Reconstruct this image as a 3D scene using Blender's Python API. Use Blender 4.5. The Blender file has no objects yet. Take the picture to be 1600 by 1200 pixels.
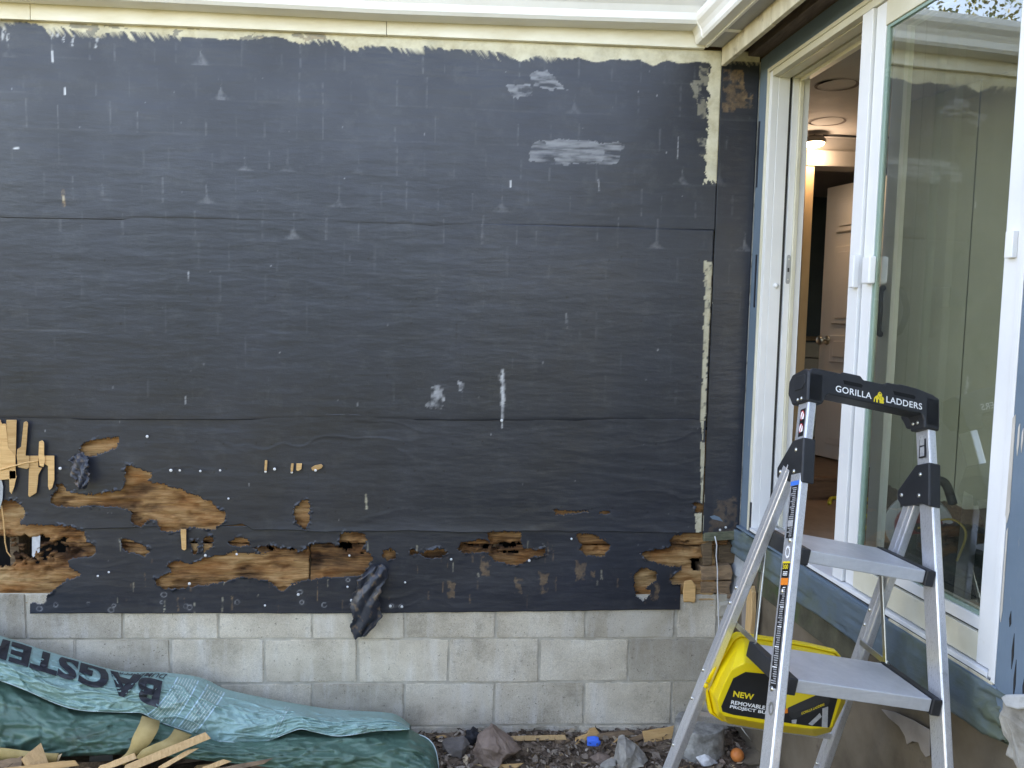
import bpy, bmesh, math, random
import numpy as np
from mathutils import Vector, Matrix, noise as mnoise
random.seed(7); rng = np.random.default_rng(7)
scene = bpy.context.scene
COL = scene.collection
rad = math.radians

# ------------------------------------------------------------------ camera
F = 1200.0                                   # focal length in photo pixels (1600 wide)
CP = np.array([0.6725, -3.3403, 1.8119]); YAW, PITCH, ROLL = 0.0561, 0.0774, 0.0215
def _axes():
    cy, sy, cp, sp = math.cos(YAW), math.sin(YAW), math.cos(PITCH), math.sin(PITCH)
    f = np.array([sy*cp, cy*cp, -sp]); r = np.array([cy, -sy, 0.0]); u = np.cross(r, f)
    c, s = math.cos(ROLL), math.sin(ROLL)
    return c*r+s*u, -s*r+c*u, f
RT, UP, FW = _axes()
cam = bpy.data.cameras.new('camera'); cam_o = bpy.data.objects.new('camera', cam); COL.objects.link(cam_o)
mw = Matrix.Identity(4)
for i in range(3):
    mw[i][0], mw[i][1], mw[i][2], mw[i][3] = RT[i], UP[i], -FW[i], CP[i]
cam_o.matrix_world = mw
cam.sensor_width = 36; cam.lens = F/1600*36; cam.clip_start = 0.05; cam.clip_end = 500
scene.camera = cam_o

# ------------------------------------------------------------------ sky, sun, exposure
SUN_AZ, SUN_EL = rad(38), rad(46)            # behind the house: the yard side is in open shade
world = bpy.data.worlds.new('World'); scene.world = world; world.use_nodes = True
wn = world.node_tree; bg = wn.nodes['Background']
sky = wn.nodes.new('ShaderNodeTexSky'); sky.sky_type = 'NISHITA'; sky.sun_disc = False
sky.sun_elevation = SUN_EL; sky.sun_rotation = SUN_AZ; sky.altitude = 100; sky.air_density = 1.0; sky.dust_density = 0.8; sky.ozone_density = 1.0
wn.links.new(sky.outputs[0], bg.inputs[0]); bg.inputs[1].default_value = 0.15
sd = Vector((math.sin(SUN_AZ)*math.cos(SUN_EL), math.cos(SUN_AZ)*math.cos(SUN_EL), math.sin(SUN_EL)))
sun = bpy.data.lights.new('sun', 'SUN'); sun.energy = 4.0; sun.angle = rad(0.53); sun.color = (1.0, 0.95, 0.87)
sun_o = bpy.data.objects.new('sun', sun); COL.objects.link(sun_o)
sun_o.location = sd*30; sun_o.rotation_euler = sd.to_track_quat('Z', 'Y').to_euler()
scene.view_settings.view_transform = 'Standard'; scene.view_settings.look = 'None'
scene.view_settings.gamma = 1.0; scene.view_settings.use_curve_mapping = False
scene.view_settings.exposure = 3.0
scene.view_settings.use_white_balance = True
scene.view_settings.white_balance_temperature = 8500; scene.view_settings.white_balance_tint = 20   # camera balanced for open shade
scene.render.engine = 'CYCLES'

# ------------------------------------------------------------------ survey helpers: photo point -> point on a known plane of the place
def ray(u, v): return RT*(u-800)/F + UP*(600-v)/F + FW
def on_plane(u, v, p0, n):
    d = ray(u, v); return CP + d*(((np.asarray(p0)-CP) @ n)/(d @ n))
def W3(u, v, y=0.0): return on_plane(u, v, (0, y, 0), np.array([0, 1.0, 0]))
def W(u, v, y=0.0): p = W3(u, v, y); return p[0], p[2]
def G(u, v, z=0.0): return on_plane(u, v, (0, 0, z), np.array([0, 0, 1.0]))
E0 = np.array([0.07332693, -0.99730796, 0.0])      # side wall runs this way, towards the yard
N0 = np.array([-0.99730796, -0.07332693, 0.0])     # side wall faces this way
CO = np.array([1.9022952, 0.0, 0.0])               # inner corner of the two walls
def RW(s, z, o=0.0): return CO + E0*s + N0*o + np.array([0, 0, z])
def SW(u, v, o=0.0):
    p = on_plane(u, v, CO+N0*o, N0); d = p-CO; return d @ E0, p[2]

# ------------------------------------------------------------------ numpy noise
_TAB = {}
def vnoise(x, y, seed=0):
    x = np.asarray(x, float); y = np.asarray(y, float)
    if seed not in _TAB: _TAB[seed] = np.random.default_rng(seed).random((256, 256))
    tab = _TAB[seed]
    xi = np.floor(x).astype(int); yi = np.floor(y).astype(int); fx = x-xi; fy = y-yi
    fx = fx*fx*(3-2*fx); fy = fy*fy*(3-2*fy)
    a = tab[yi & 255, xi & 255]; b = tab[yi & 255, (xi+1) & 255]; c = tab[(yi+1) & 255, xi & 255]; d = tab[(yi+1) & 255, (xi+1) & 255]
    return (a*(1-fx)+b*fx)*(1-fy)+(c*(1-fx)+d*fx)*fy
def fbm(x, y, seed=0, octv=4):
    t = 0; a = .5
    for i in range(octv):
        t = t+a*vnoise(x, y, seed+i); x = x*2.03+7.1; y = y*2.03+3.7; a *= .5
    return t/(1-.5**octv)
def inside(px, py, poly):
    px = np.asarray(px); py = np.asarray(py); r = np.zeros(px.shape, bool); n = len(poly)
    for i in range(n):
        x1, y1 = poly[i]; x2, y2 = poly[(i+1) % n]
        if y1 == y2: continue
        c = ((y1 > py) != (y2 > py)) & (px < (x2-x1)*(py-y1)/(y2-y1)+x1)
        r ^= c
    return r

# ------------------------------------------------------------------ objects
ORG = {}
def prop(o, label=None, cat=None, group=None, kind=None):
    if label: o['label'] = label
    if cat: o['category'] = cat
    if group: o['group'] = group
    if kind: o['kind'] = kind
    return o
def thing(name, label, cat, loc=(0, 0, 0), group=None):
    o = bpy.data.objects.new(name, None); COL.objects.link(o); o.empty_display_size = .05
    o.location = tuple(float(c) for c in loc); ORG[o.name] = np.array([float(c) for c in loc])
    return prop(o, label, cat, group)
def link_mesh(name, me, mat, parent=None, loc=None):
    o = bpy.data.objects.new(name, me); COL.objects.link(o)
    if mat and not me.materials: me.materials.append(mat)
    if parent is not None:
        o.parent = parent; ORG[o.name] = ORG.get(parent.name, np.zeros(3))
    else:
        ORG[o.name] = np.zeros(3) if loc is None else np.asarray(loc, float)
        if loc is not None: o.location = tuple(float(c) for c in loc)
    return o
class MB:
    def __init__(s): s.v = []; s.f = []
    def add(s, vs, fs):
        b = len(s.v); s.v += [tuple(float(c) for c in p) for p in vs]; s.f += [tuple(i+b for i in f) for f in fs]; return s
    def prism(s, A, B):
        n = len(A)
        s.add(list(A)+list(B), [tuple(range(n-1, -1, -1)), tuple(range(n, 2*n))]+[(i, (i+1) % n, n+(i+1) % n, n+i) for i in range(n)]); return s
    def box(s, lo, hi):
        x0, y0, z0 = lo; x1, y1, z1 = hi
        return s.prism([(x0, y0, z0), (x1, y0, z0), (x1, y1, z0), (x0, y1, z0)], [(x0, y0, z1), (x1, y0, z1), (x1, y1, z1), (x0, y1, z1)])
    def tube(s, pts, r, n=8, r1=None):
        pts = [np.asarray(p, float) for p in pts]; m = len(pts); rings = []
        t0 = pts[1]-pts[0]; a = np.cross(t0, [0, 0, 1.0])
        if np.linalg.norm(a) < 1e-6: a = np.cross(t0, [1.0, 0, 0])
        for i, p in enumerate(pts):
            t = pts[min(i+1, m-1)]-pts[max(i-1, 0)]; t = t/np.linalg.norm(t)
            a = a-t*(a @ t); a = a/np.linalg.norm(a); b = np.cross(t, a)
            rr = r if r1 is None else r+(r1-r)*i/(m-1)
            rings += [p+rr*(math.cos(k*2*math.pi/n)*a+math.sin(k*2*math.pi/n)*b) for k in range(n)]
        fs = [(i*n+k, i*n+(k+1) % n, (i+1)*n+(k+1) % n, (i+1)*n+k) for i in range(m-1) for k in range(n)]
        fs += [tuple(range(n-1, -1, -1)), tuple((m-1)*n+k for k in range(n))]
        return s.add(rings, fs)
    def disc(s, c, nrm, r, h=.002, n=12):                # a shallow domed head
        c = np.asarray(c, float); nrm = np.asarray(nrm, float); nrm = nrm/np.linalg.norm(nrm)
        a = np.cross(nrm, [.3, .2, 1.0]); a /= np.linalg.norm(a); b = np.cross(nrm, a)
        R = lambda q, hh: [c+nrm*hh+q*(math.cos(k*2*math.pi/n)*a+math.sin(k*2*math.pi/n)*b) for k in range(n)]
        vs = R(r, 0)+R(r*.9, h*.6)+R(r*.5, h)
        fs = [tuple(range(n-1, -1, -1)), tuple(range(2*n, 3*n))]
        for q in (0, 1): fs += [(q*n+k, q*n+(k+1) % n, (q+1)*n+(k+1) % n, (q+1)*n+k) for k in range(n)]
        return s.add(vs, fs)
    def build(s, name, mat, parent=None, bevel=0, smooth=False, loc=None, seg=2):
        og = ORG.get(parent.name, np.zeros(3)) if parent is not None else (np.zeros(3) if loc is None else np.asarray(loc, float))
        me = bpy.data.meshes.new(name); me.from_pydata([tuple(np.asarray(p)-og) for p in s.v], [], s.f)
        bm = bmesh.new(); bm.from_mesh(me); bmesh.ops.recalc_face_normals(bm, faces=bm.faces)
        if bevel:
            es = [e for e in bm.edges if len(e.link_faces) == 2 and e.calc_face_angle(0) > .5]
            bmesh.ops.bevel(bm, geom=es, offset=bevel, segments=seg, profile=.5, affect='EDGES', clamp_overlap=True)
        if smooth:
            for f in bm.faces: f.smooth = True
        bm.to_mesh(me); bm.free()
        o = link_mesh(name, me, mat, parent, loc)
        return o
def grid_mesh(name, P, mat, parent=None, keep=None, smooth=True, attrs=None, loc=None):
    """P: (m,n,3) array; keep: (m-1,n-1) bool of cells"""
    og = ORG.get(parent.name, np.zeros(3)) if parent is not None else (np.zeros(3) if loc is None else np.asarray(loc, float))
    m, n = P.shape[:2]; idx = np.arange(m*n).reshape(m, n)
    q = np.stack([idx[:-1, :-1], idx[:-1, 1:], idx[1:, 1:], idx[1:, :-1]], -1)
    q = q[keep] if keep is not None else q.reshape(-1, 4)
    used = np.unique(q); remap = -np.ones(m*n, int); remap[used] = np.arange(len(used)); q = remap[q]
    V = (P.reshape(-1, 3)-og)[used]
    me = bpy.data.meshes.new(name); me.vertices.add(len(V)); me.vertices.foreach_set('co', V.astype(np.float32).ravel())
    me.loops.add(q.size); me.loops.foreach_set('vertex_index', q.astype(np.int32).ravel())
    me.polygons.add(len(q)); me.polygons.foreach_set('loop_start', (np.arange(len(q))*4).astype(np.int32))
    if smooth: me.polygons.foreach_set('use_smooth', np.ones(len(q), bool))
    me.update(calc_edges=True)
    for an, A in (attrs or {}).items():
        at = me.attributes.new(an, 'FLOAT_COLOR', 'POINT'); at.data.foreach_set('color', A.reshape(-1, 4)[used].astype(np.float32).ravel())
    return link_mesh(name, me, mat, parent, loc)
def copy_obj(o, parent=None, loc=None):
    c = o.copy(); COL.objects.link(c)
    if parent is not None: c.parent = parent
    if loc is not None: c.location = loc
    return c
def text2d(body, size=1.0, bold=0.0, shear=0.0, space=1.0):
    cu = bpy.data.curves.new('t', 'FONT'); cu.body = body; cu.size = size; cu.offset = bold; cu.shear = shear; cu.space_character = space
    cu.resolution_u = 4
    ob = bpy.data.objects.new('t', cu); COL.objects.link(ob)
    me = bpy.data.meshes.new_from_object(ob.evaluated_get(bpy.context.evaluated_depsgraph_get()))
    bm = bmesh.new(); bm.from_mesh(me); bmesh.ops.triangulate(bm, faces=bm.faces)
    bmesh.ops.remove_doubles(bm, verts=bm.verts, dist=1e-5)
    bpy.data.objects.remove(ob); bpy.data.curves.remove(cu); bpy.data.meshes.remove(me)
    return bm
def text_on(name, body, mat, parent, fmap, box, bold=0.0, shear=0.0, sub=0, space=1.0):
    """fit the words in a unit box, then lay them on a surface with fmap(x 0..1, y 0..1)"""
    bm = text2d(body, 1.0, bold, shear, space)
    for _ in range(sub):
        es = [e for e in bm.edges if e.calc_length() > .06]
        if es: bmesh.ops.subdivide_edges(bm, edges=es, cuts=1)
    xs = [v.co.x for v in bm.verts]; ys = [v.co.y for v in bm.verts]
    x0, x1, y0, y1 = min(xs), max(xs), min(ys), max(ys); og = ORG.get(parent.name, np.zeros(3))
    bx0, by0, bx1, by1 = box
    for v in bm.verts:
        p = fmap(bx0+(v.co.x-x0)/(x1-x0)*(bx1-bx0), by0+(v.co.y-y0)/(y1-y0)*(by1-by0))
        v.co = Vector(tuple(np.asarray(p)-og))
    me = bpy.data.meshes.new(name); bm.to_mesh(me); bm.free()
    return link_mesh(name, me, mat, parent)

# ------------------------------------------------------------------ materials
def srgb(r, g, b):
    f = lambda c: (c/255)/12.92 if c/255 <= .04045 else ((c/255+.055)/1.055)**2.4
    return (f(r), f(g), f(b), 1)
class NT:
    def __init__(s, name):
        s.m = bpy.data.materials.new(name); s.m.use_nodes = True; s.t = s.m.node_tree; s.p = s.t.nodes['Principled BSDF']
    def n(s, typ, **kw):
        nd = s.t.nodes.new(typ)
        for k, v in kw.items(): setattr(nd, k, v)
        return nd
    def l(s, a, b): s.t.links.new(a, b)
    def coords(s, scale=(1, 1, 1), rnd=False):
        tc = s.n('ShaderNodeTexCoord'); mp = s.n('ShaderNodeMapping'); mp.inputs['Scale'].default_value = scale
        if rnd:
            oi = s.n('ShaderNodeObjectInfo'); mul = s.n('ShaderNodeMath', operation='MULTIPLY'); mul.inputs[1].default_value = 37.0
            s.l(oi.outputs['Random'], mul.inputs[0]); ad = s.n('ShaderNodeVectorMath', operation='ADD')
            s.l(tc.outputs['Object'], ad.inputs[0]); s.l(mul.outputs[0], ad.inputs[1]); s.l(ad.outputs[0], mp.inputs[0])
        else: s.l(tc.outputs['Object'], mp.inputs[0])
        return mp.outputs[0]
    def noise(s, vec, scale, detail=6, rough=.6, dist=0):
        nd = s.n('ShaderNodeTexNoise'); nd.inputs['Scale'].default_value = scale; nd.inputs['Detail'].default_value = detail
        nd.inputs['Roughness'].default_value = rough; nd.inputs['Distortion'].default_value = dist
        s.l(vec, nd.inputs['Vector']); return nd.outputs[0]
    def ramp(s, fac, stops):
        r = s.n('ShaderNodeValToRGB'); el = r.color_ramp.elements
        while len(el) < len(stops): el.new(.5)
        for e, (p, c) in zip(el, stops):
            e.position = p; e.color = c if len(c) == 4 else (*c, 1)
        s.l(fac, r.inputs[0]); return r.outputs[0]
    def mix(s, fac, a, b, mode='MIX'):
        m = s.n('ShaderNodeMix', data_type='RGBA', blend_type=mode)
        for sock, v in ((m.inputs['Factor'], fac), (m.inputs['A'], a), (m.inputs['B'], b)):
            if hasattr(v, 'is_output'): s.l(v, sock)
            elif isinstance(v, (int, float)): sock.default_value = v
            else: sock.default_value = v if len(v) == 4 else (*v, 1)
        return m.outputs['Result']
    def math(s, op, a, b=0.0):
        m = s.n('ShaderNodeMath', operation=op)
        for sock, v in zip(m.inputs, (a, b)):
            if hasattr(v, 'is_output'): s.l(v, sock)
            else: sock.default_value = v
        return m.outputs[0]
    def bump(s, h, strength=.3, dist=.01, prev=None):
        b = s.n('ShaderNodeBump'); b.inputs['Strength'].default_value = strength; b.inputs['Distance'].default_value = dist
        s.l(h, b.inputs['Height'])
        if prev is not None: s.l(prev, b.inputs['Normal'])
        return b.outputs[0]
    def set(s, **kw):
        for k, v in kw.items():
            sock = s.p.inputs[k.replace('_', ' ')]
            if hasattr(v, 'is_output'): s.l(v, sock)
            else: sock.default_value = v
        return s.m
def plain(name, c1, c2=None, scale=6, st=(1, 1, 1), rough=.6, metal=0.0, spec=.5, bump=.0, bscale=60, bdist=.004, c3=None, grime=None, rnd=False, lo=.35, hi=.65, aniso=0.0):
    t = NT(name); v = t.coords(st, rnd); nz = t.noise(v, scale)
    stops = [(lo, c1), (hi, c2 or c1)]
    if c3: stops = [(lo, c1), ((lo+hi)/2, c2), (hi, c3)]
    c = t.ramp(nz, stops)
    if grime:                                              # dirt with its own shape: (colour, scale, threshold)
        g = t.noise(t.coords((1, 1, 1), rnd), grime[1], 8, .7); gm = t.ramp(g, [(grime[2], (0, 0, 0, 1)), (min(.99, grime[2]+.15), (1, 1, 1, 1))])
        c = t.mix(gm, c, grime[0])
    if rnd:
        oi = t.n('ShaderNodeObjectInfo'); hs = t.n('ShaderNodeHueSaturation'); mr = t.n('ShaderNodeMapRange')
        mr.inputs['To Min'].default_value = .82; mr.inputs['To Max'].default_value = 1.15
        t.l(oi.outputs['Random'], mr.inputs['Value']); t.l(mr.outputs[0], hs.inputs['Value']); t.l(c, hs.inputs['Color']); c = hs.outputs[0]
    rr = t.n('ShaderNodeMapRange'); rr.inputs['To Min'].default_value = max(.02, rough-.1); rr.inputs['To Max'].default_value = min(1, rough+.1)
    t.l(t.noise(v, scale*2.7), rr.inputs['Value'])
    t.set(Base_Color=c, Roughness=rr.outputs[0], Metallic=metal, Specular_IOR_Level=spec)
    if aniso: t.set(Anisotropic=aniso)
    if bump: t.set(Normal=t.bump(t.noise(v, bscale, 8, .65), bump, bdist))
    return t.m

def tar_paper_mat():
    t = NT('tar_paper'); v = t.coords((1, 1, 1))
    base = t.ramp(t.noise(v, 1.7, 5), [(.3, (.0160, .0186, .0255, 1)), (.7, (.026, .0300, .0415, 1))])
    fine = t.ramp(t.noise(t.coords((2, 1, 9)), 7, 8, .7), [(.3, (.9, .9, .9, 1)), (.75, (1.12, 1.12, 1.12, 1))])
    c = t.mix(1.0, base, fine, 'MULTIPLY')
    dust = t.ramp(t.noise(v, 11, 9, .75), [(.52, (0, 0, 0, 1)), (.8, (.22, .22, .22, 1))])
    c = t.mix(dust, c, (.13, .13, .13, 1))
    at = t.n('ShaderNodeAttribute'); at.attribute_name = 'marks'; sp = t.n('ShaderNodeSeparateColor'); t.l(at.outputs['Color'], sp.inputs[0])
    cream = t.ramp(t.noise(v, 14, 8, .7), [(.3, (.44, .38, .25, 1)), (.55, (.62, .57, .42, 1)), (.8, (.70, .66, .54, 1))])
    rust = t.ramp(t.noise(v, 30, 6, .7), [(.3, (.10, .055, .03, 1)), (.7, (.42, .27, .14, 1))])
    c = t.mix(sp.outputs[2], c, rust); c = t.mix(sp.outputs[1], c, (.62, .63, .65, 1)); c = t.mix(sp.outputs[0], c, cream)
    c = t.mix(t.math('SUBTRACT', 1.0, at.outputs['Alpha']), c, (.008, .008, .009, 1))
    rr = t.ramp(t.noise(v, 3.1, 6), [(.3, (.32, .32, .32, 1)), (.7, (.47, .47, .47, 1))])
    rr = t.mix(sp.outputs[0], rr, (.75, .75, .75, 1))
    b = t.bump(t.noise(t.coords((1.2, 1, 5)), 4, 5, .55), .30, .010)
    b = t.bump(t.noise(v, 160, 4, .7), .25, .0015, b)
    return t.set(Base_Color=c, Roughness=rr, Specular_IOR_Level=.5, Normal=b)
def rot_wood_mat():
    t = NT('rotted_wood'); v = t.coords((1.2, 1, 16)); at = t.n('ShaderNodeAttribute'); at.attribute_name = 'tone'
    sp = t.n('ShaderNodeSeparateColor'); t.l(at.outputs['Color'], sp.inputs[0])
    f = t.math('ADD', t.math('MULTIPLY', t.noise(v, 7, 9, .7, .6), .75), t.math('MULTIPLY', sp.outputs[0], .55))
    c = t.ramp(f, [(.30, (.014, .008, .005, 1)), (.47, (.085, .042, .020, 1)), (.62, (.215, .112, .048, 1)), (.78, (.43, .235, .098, 1)), (.95, (.60, .385, .19, 1))])
    crk = t.ramp(t.noise(t.coords((1.6, 1, 34)), 6, 7, .7, .8), [(.30, (.12, .09, .07, 1)), (.42, (1, 1, 1, 1))]); c = t.mix(1.0, c, crk, 'MULTIPLY')
    red = t.ramp(t.noise(t.coords((1, 1, 2.5)), 5, 5, .6), [(.42, (1, 1, 1, 1)), (.68, (.80, .58, .42, 1))]); c = t.mix(1.0, c, red, 'MULTIPLY')
    b = t.bump(t.noise(t.coords((2, 1, 40)), 9, 8, .75, .4), 1.0, .010)
    return t.set(Base_Color=c, Roughness=.85, Specular_IOR_Level=.25, Normal=b)
def wood(name, a, b, st=(1, 1, 14), scale=9, rough=.7, rnd=True, bump=.35):
    t = NT(name); v = t.coords(st, rnd); f = t.noise(v, scale, 8, .65, .5)
    c = t.ramp(f, [(.28, a), (.72, b)])
    oi = t.n('ShaderNodeObjectInfo'); hs = t.n('ShaderNodeHueSaturation'); mr = t.n('ShaderNodeMapRange')
    mr.inputs['To Min'].default_value = .75; mr.inputs['To Max'].default_value = 1.15
    t.l(oi.outputs['Random'], mr.inputs['Value']); t.l(mr.outputs[0], hs.inputs['Value']); t.l(c, hs.inputs['Color'])
    return t.set(Base_Color=hs.outputs[0], Roughness=rough, Specular_IOR_Level=.3, Normal=t.bump(f, bump, .004))
def block_mat():
    t = NT('concrete_block'); v = t.coords((1, 1, 1), True); vs = t.coords((6, 1, 1), True)
    c = t.ramp(t.noise(v, 3.2, 6, .65), [(.3, (.34, .295, .225, 1)), (.5, (.52, .46, .365, 1)), (.72, (.66, .605, .50, 1))])
    stk = t.ramp(t.noise(vs, 2.2, 5), [(.5, (0, 0, 0, 1)), (.72, (.75, .75, .75, 1))])
    c = t.mix(stk, c, (.64, .61, .55, 1))
    stain = t.ramp(t.noise(v, 5.5, 9, .8), [(.55, (0, 0, 0, 1)), (.74, (.75, .75, .75, 1))]); c = t.mix(stain, c, (.21, .185, .145, 1))
    pit = t.ramp(t.noise(v, 95, 3, .6), [(.24, (.25, .25, .25, 1)), (.36, (1, 1, 1, 1))]); c = t.mix(1.0, c, pit, 'MULTIPLY')
    sand = t.ramp(t.noise(v, 300, 2, .5), [(.3, (.82, .82, .82, 1)), (.7, (1.15, 1.15, 1.15, 1))]); c = t.mix(1.0, c, sand, 'MULTIPLY')
    oi = t.n('ShaderNodeObjectInfo'); hs = t.n('ShaderNodeHueSaturation'); mr = t.n('ShaderNodeMapRange')
    mr.inputs['To Min'].default_value = .76; mr.inputs['To Max'].default_value = 1.15
    t.l(oi.outputs['Random'], mr.inputs['Value']); t.l(mr.outputs[0], hs.inputs['Value']); t.l(c, hs.inputs['Color'])
    b = t.bump(t.noise(v, 90, 6, .7), .7, .004); b = t.bump(t.noise(v, 8, 5), .45, .012, b)
    return t.set(Base_Color=hs.outputs[0], Roughness=.92, Specular_IOR_Level=.2, Normal=b)
def glass_mat(name, tint, refl=1.0):
    t = NT(name); nt = t.t; nt.nodes.remove(t.p); out = [n for n in nt.nodes if n.type == 'OUTPUT_MATERIAL'][0]
    tr = t.n('ShaderNodeBsdfTransparent'); tr.inputs[0].default_value = tint
    gl = t.n('ShaderNodeBsdfGlossy'); gl.inputs['Roughness'].default_value = 0.0; gl.inputs['Color'].default_value = (.95, 1, .97, 1)
    fr = t.n('ShaderNodeFresnel'); fr.inputs['IOR'].default_value = 1.52
    tc = t.n('ShaderNodeTexCoord'); nz = t.n('ShaderNodeTexNoise'); nz.inputs['Scale'].default_value = 1.6; nz.inputs['Detail'].default_value = 1
    t.l(tc.outputs['Object'], nz.inputs['Vector']); bp = t.n('ShaderNodeBump'); bp.inputs['Strength'].default_value = .06; bp.inputs['Distance'].default_value = .03
    t.l(nz.outputs[0], bp.inputs['Height']); t.l(bp.outputs[0], gl.inputs['Normal'])
    fac = t.math('MULTIPLY', fr.outputs[0], refl); mx = t.n('ShaderNodeMixShader')
    t.l(fac, mx.inputs[0]); t.l(tr.outputs[0], mx.inputs[1]); t.l(gl.outputs[0], mx.inputs[2]); t.l(mx.outputs[0], out.inputs[0])
    return t.m

PAPER = tar_paper_mat(); ROT = rot_wood_mat(); BLOCK = block_mat()
MORTAR = plain('mortar', (.38, .345, .28), (.54, .50, .42), 12, rough=.95, bump=.6, bscale=120, spec=.2)
FRESH = wood('fresh_cedar', (.47, .255, .095, 1), (.70, .44, .20, 1))
FRESHX = wood('fresh_lath', (.50, .29, .12, 1), (.74, .49, .25, 1), st=(14, 14, 1.2))
SCRAP = wood('weathered_scrap', (.10, .065, .042, 1), (.33, .215, .125, 1), st=(2, 9, 9))
OLDW = wood('old_timber', (.055, .036, .024, 1), (.25, .17, .10, 1), st=(1.4, 12, 12))
BROWNB = wood('bare_brown_board', (.085, .06, .05, 1), (.20, .15, .125, 1), st=(9, 1.2, 9), bump=.5)
NAIL = plain('nail_head', (.55, .56, .57), (.75, .76, .77), 40, rough=.4, metal=.3)
GUTTER = plain('gutter_enamel', (.78, .765, .73), (.84, .835, .81), 5, rough=.36, grime=((.50, .45, .36), 9, .68))
FASCIA = plain('cream_fascia', (.68, .62, .48), (.80, .76, .65), 4, (1, 1, 3), rough=.5, grime=((.42, .35, .22), 7, .66))
SOFFIT = plain('grey_soffit', (.33, .33, .35), (.42, .42, .44), 5, rough=.6, grime=((.22, .2, .17), 6, .66))
CREAMB = plain('aged_cream_board', (.50, .44, .31), (.66, .60, .46), 7, (1, 3, 1), rough=.6, grime=((.23, .18, .12), 8, .58), bump=.3)
def blue_mat(name, gr):
    t = NT(name); v = t.coords((1, 1, 1)); vs = t.coords((9, 9, 1.3))
    c = t.ramp(t.noise(v, 3, 6), [(.3, (.105, .155, .205, 1)), (.7, (.145, .205, .265, 1))])
    peel = t.ramp(t.noise(vs, 3.2, 8, .7), [(gr, (0, 0, 0, 1)), (gr+.05, (1, 1, 1, 1))])
    c = t.mix(peel, c, t.ramp(t.noise(vs, 7, 5), [(.3, (.30, .25, .20, 1)), (.7, (.52, .48, .42, 1))]))
    return t.set(Base_Color=c, Roughness=.55, Specular_IOR_Level=.4, Normal=t.bump(t.noise(vs, 6, 8, .7), .35, .004))
BLUE = blue_mat('blue_paint', .72); BLUEW = blue_mat('worn_blue_paint', .66)
def sill_mat():
    t = NT('mossy_blue_paint'); v = t.coords((1, 1, 1)); vs = t.coords((6, 1.2, 9))
    c = t.ramp(t.noise(v, 4, 6), [(.3, (.075, .11, .135, 1)), (.7, (.12, .165, .19, 1))])
    moss = t.ramp(t.noise(v, 3.1, 7, .65), [(.47, (0, 0, 0, 1)), (.60, (.85, .85, .85, 1))]); c = t.mix(moss, c, (.095, .115, .07, 1))
    rotm = t.ramp(t.noise(vs, 3.5, 8, .75), [(.66, (0, 0, 0, 1)), (.70, (1, 1, 1, 1))]); c = t.mix(rotm, c, (.03, .025, .02, 1))
    return t.set(Base_Color=c, Roughness=.6, Normal=t.bump(t.noise(vs, 5, 8, .7), .5, .006))
MOSSY = sill_mat()
WHITE = plain('white_vinyl', (.72, .73, .74), (.80, .80, .80), 3, rough=.36, grime=((.50, .47, .38), 5, .68))
CREAMV = plain('yellowed_vinyl', (.60, .56, .43), (.72, .69, .58), 4, rough=.42, grime=((.36, .31, .2), 8, .66))
CLAP = plain('old_clapboard_paint', (.30, .33, .36), (.42, .45, .47), 6, (1, 1, 3), rough=.65, grime=((.13, .12, .1), 8, .55), bump=.3)
DARKM = plain('black_plastic', (.012, .013, .015), (.022, .023, .026), 9, rough=.48, bump=.15, bscale=300, bdist=.001)
ALU = plain('brushed_aluminium', (.60, .60, .62), (.72, .72, .74), 6, (60, 60, 1), rough=.30, metal=.65, grime=((.42, .41, .40), 9, .6))
def tread_mat():
    t = NT('ribbed_aluminium_tread'); v = t.coords((1, 1, 1)); vs = t.coords((1, 40, 40))
    c = t.ramp(t.noise(v, 7, 8, .7), [(.35, (.52, .53, .56, 1)), (.7, (.70, .71, .74, 1))])
    scr = t.ramp(t.noise(t.coords((30, 3, 3)), 6, 6, .8), [(.62, (0, 0, 0, 1)), (.70, (.5, .5, .5, 1))]); c = t.mix(scr, c, (.40, .39, .37, 1))
    return t.set(Base_Color=c, Roughness=.42, Metallic=.45, Normal=t.bump(t.noise(vs, 5, 3, .5), .25, .003))
ALUS = tread_mat()
STEEL = plain('zinc_steel', (.55, .55, .52), (.70, .68, .60), 9, rough=.32, metal=1.0)
YEL = plain('yellow_plastic', (.80, .56, .012), (.84, .62, .02), 5, rough=.42, spec=.4, grime=((.55, .38, .03), 10, .7))
PBLACK = plain('label_black', (.010, .010, .011), (.014, .014, .015), 5, rough=.35)
PWHITE = plain('print_white', (.82, .82, .82), rough=.5); PYEL = plain('print_yellow', (.80, .60, .03), rough=.5)
PGREY = plain('print_grey', (.30, .30, .31), (.4, .4, .4), 90, rough=.5); PORG = plain('print_orange', (.85, .22, .02), rough=.5)
PBLUE = plain('print_blue', (.03, .18, .62), rough=.4); PRED = plain('print_red', (.55, .02, .03), rough=.5)
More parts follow.
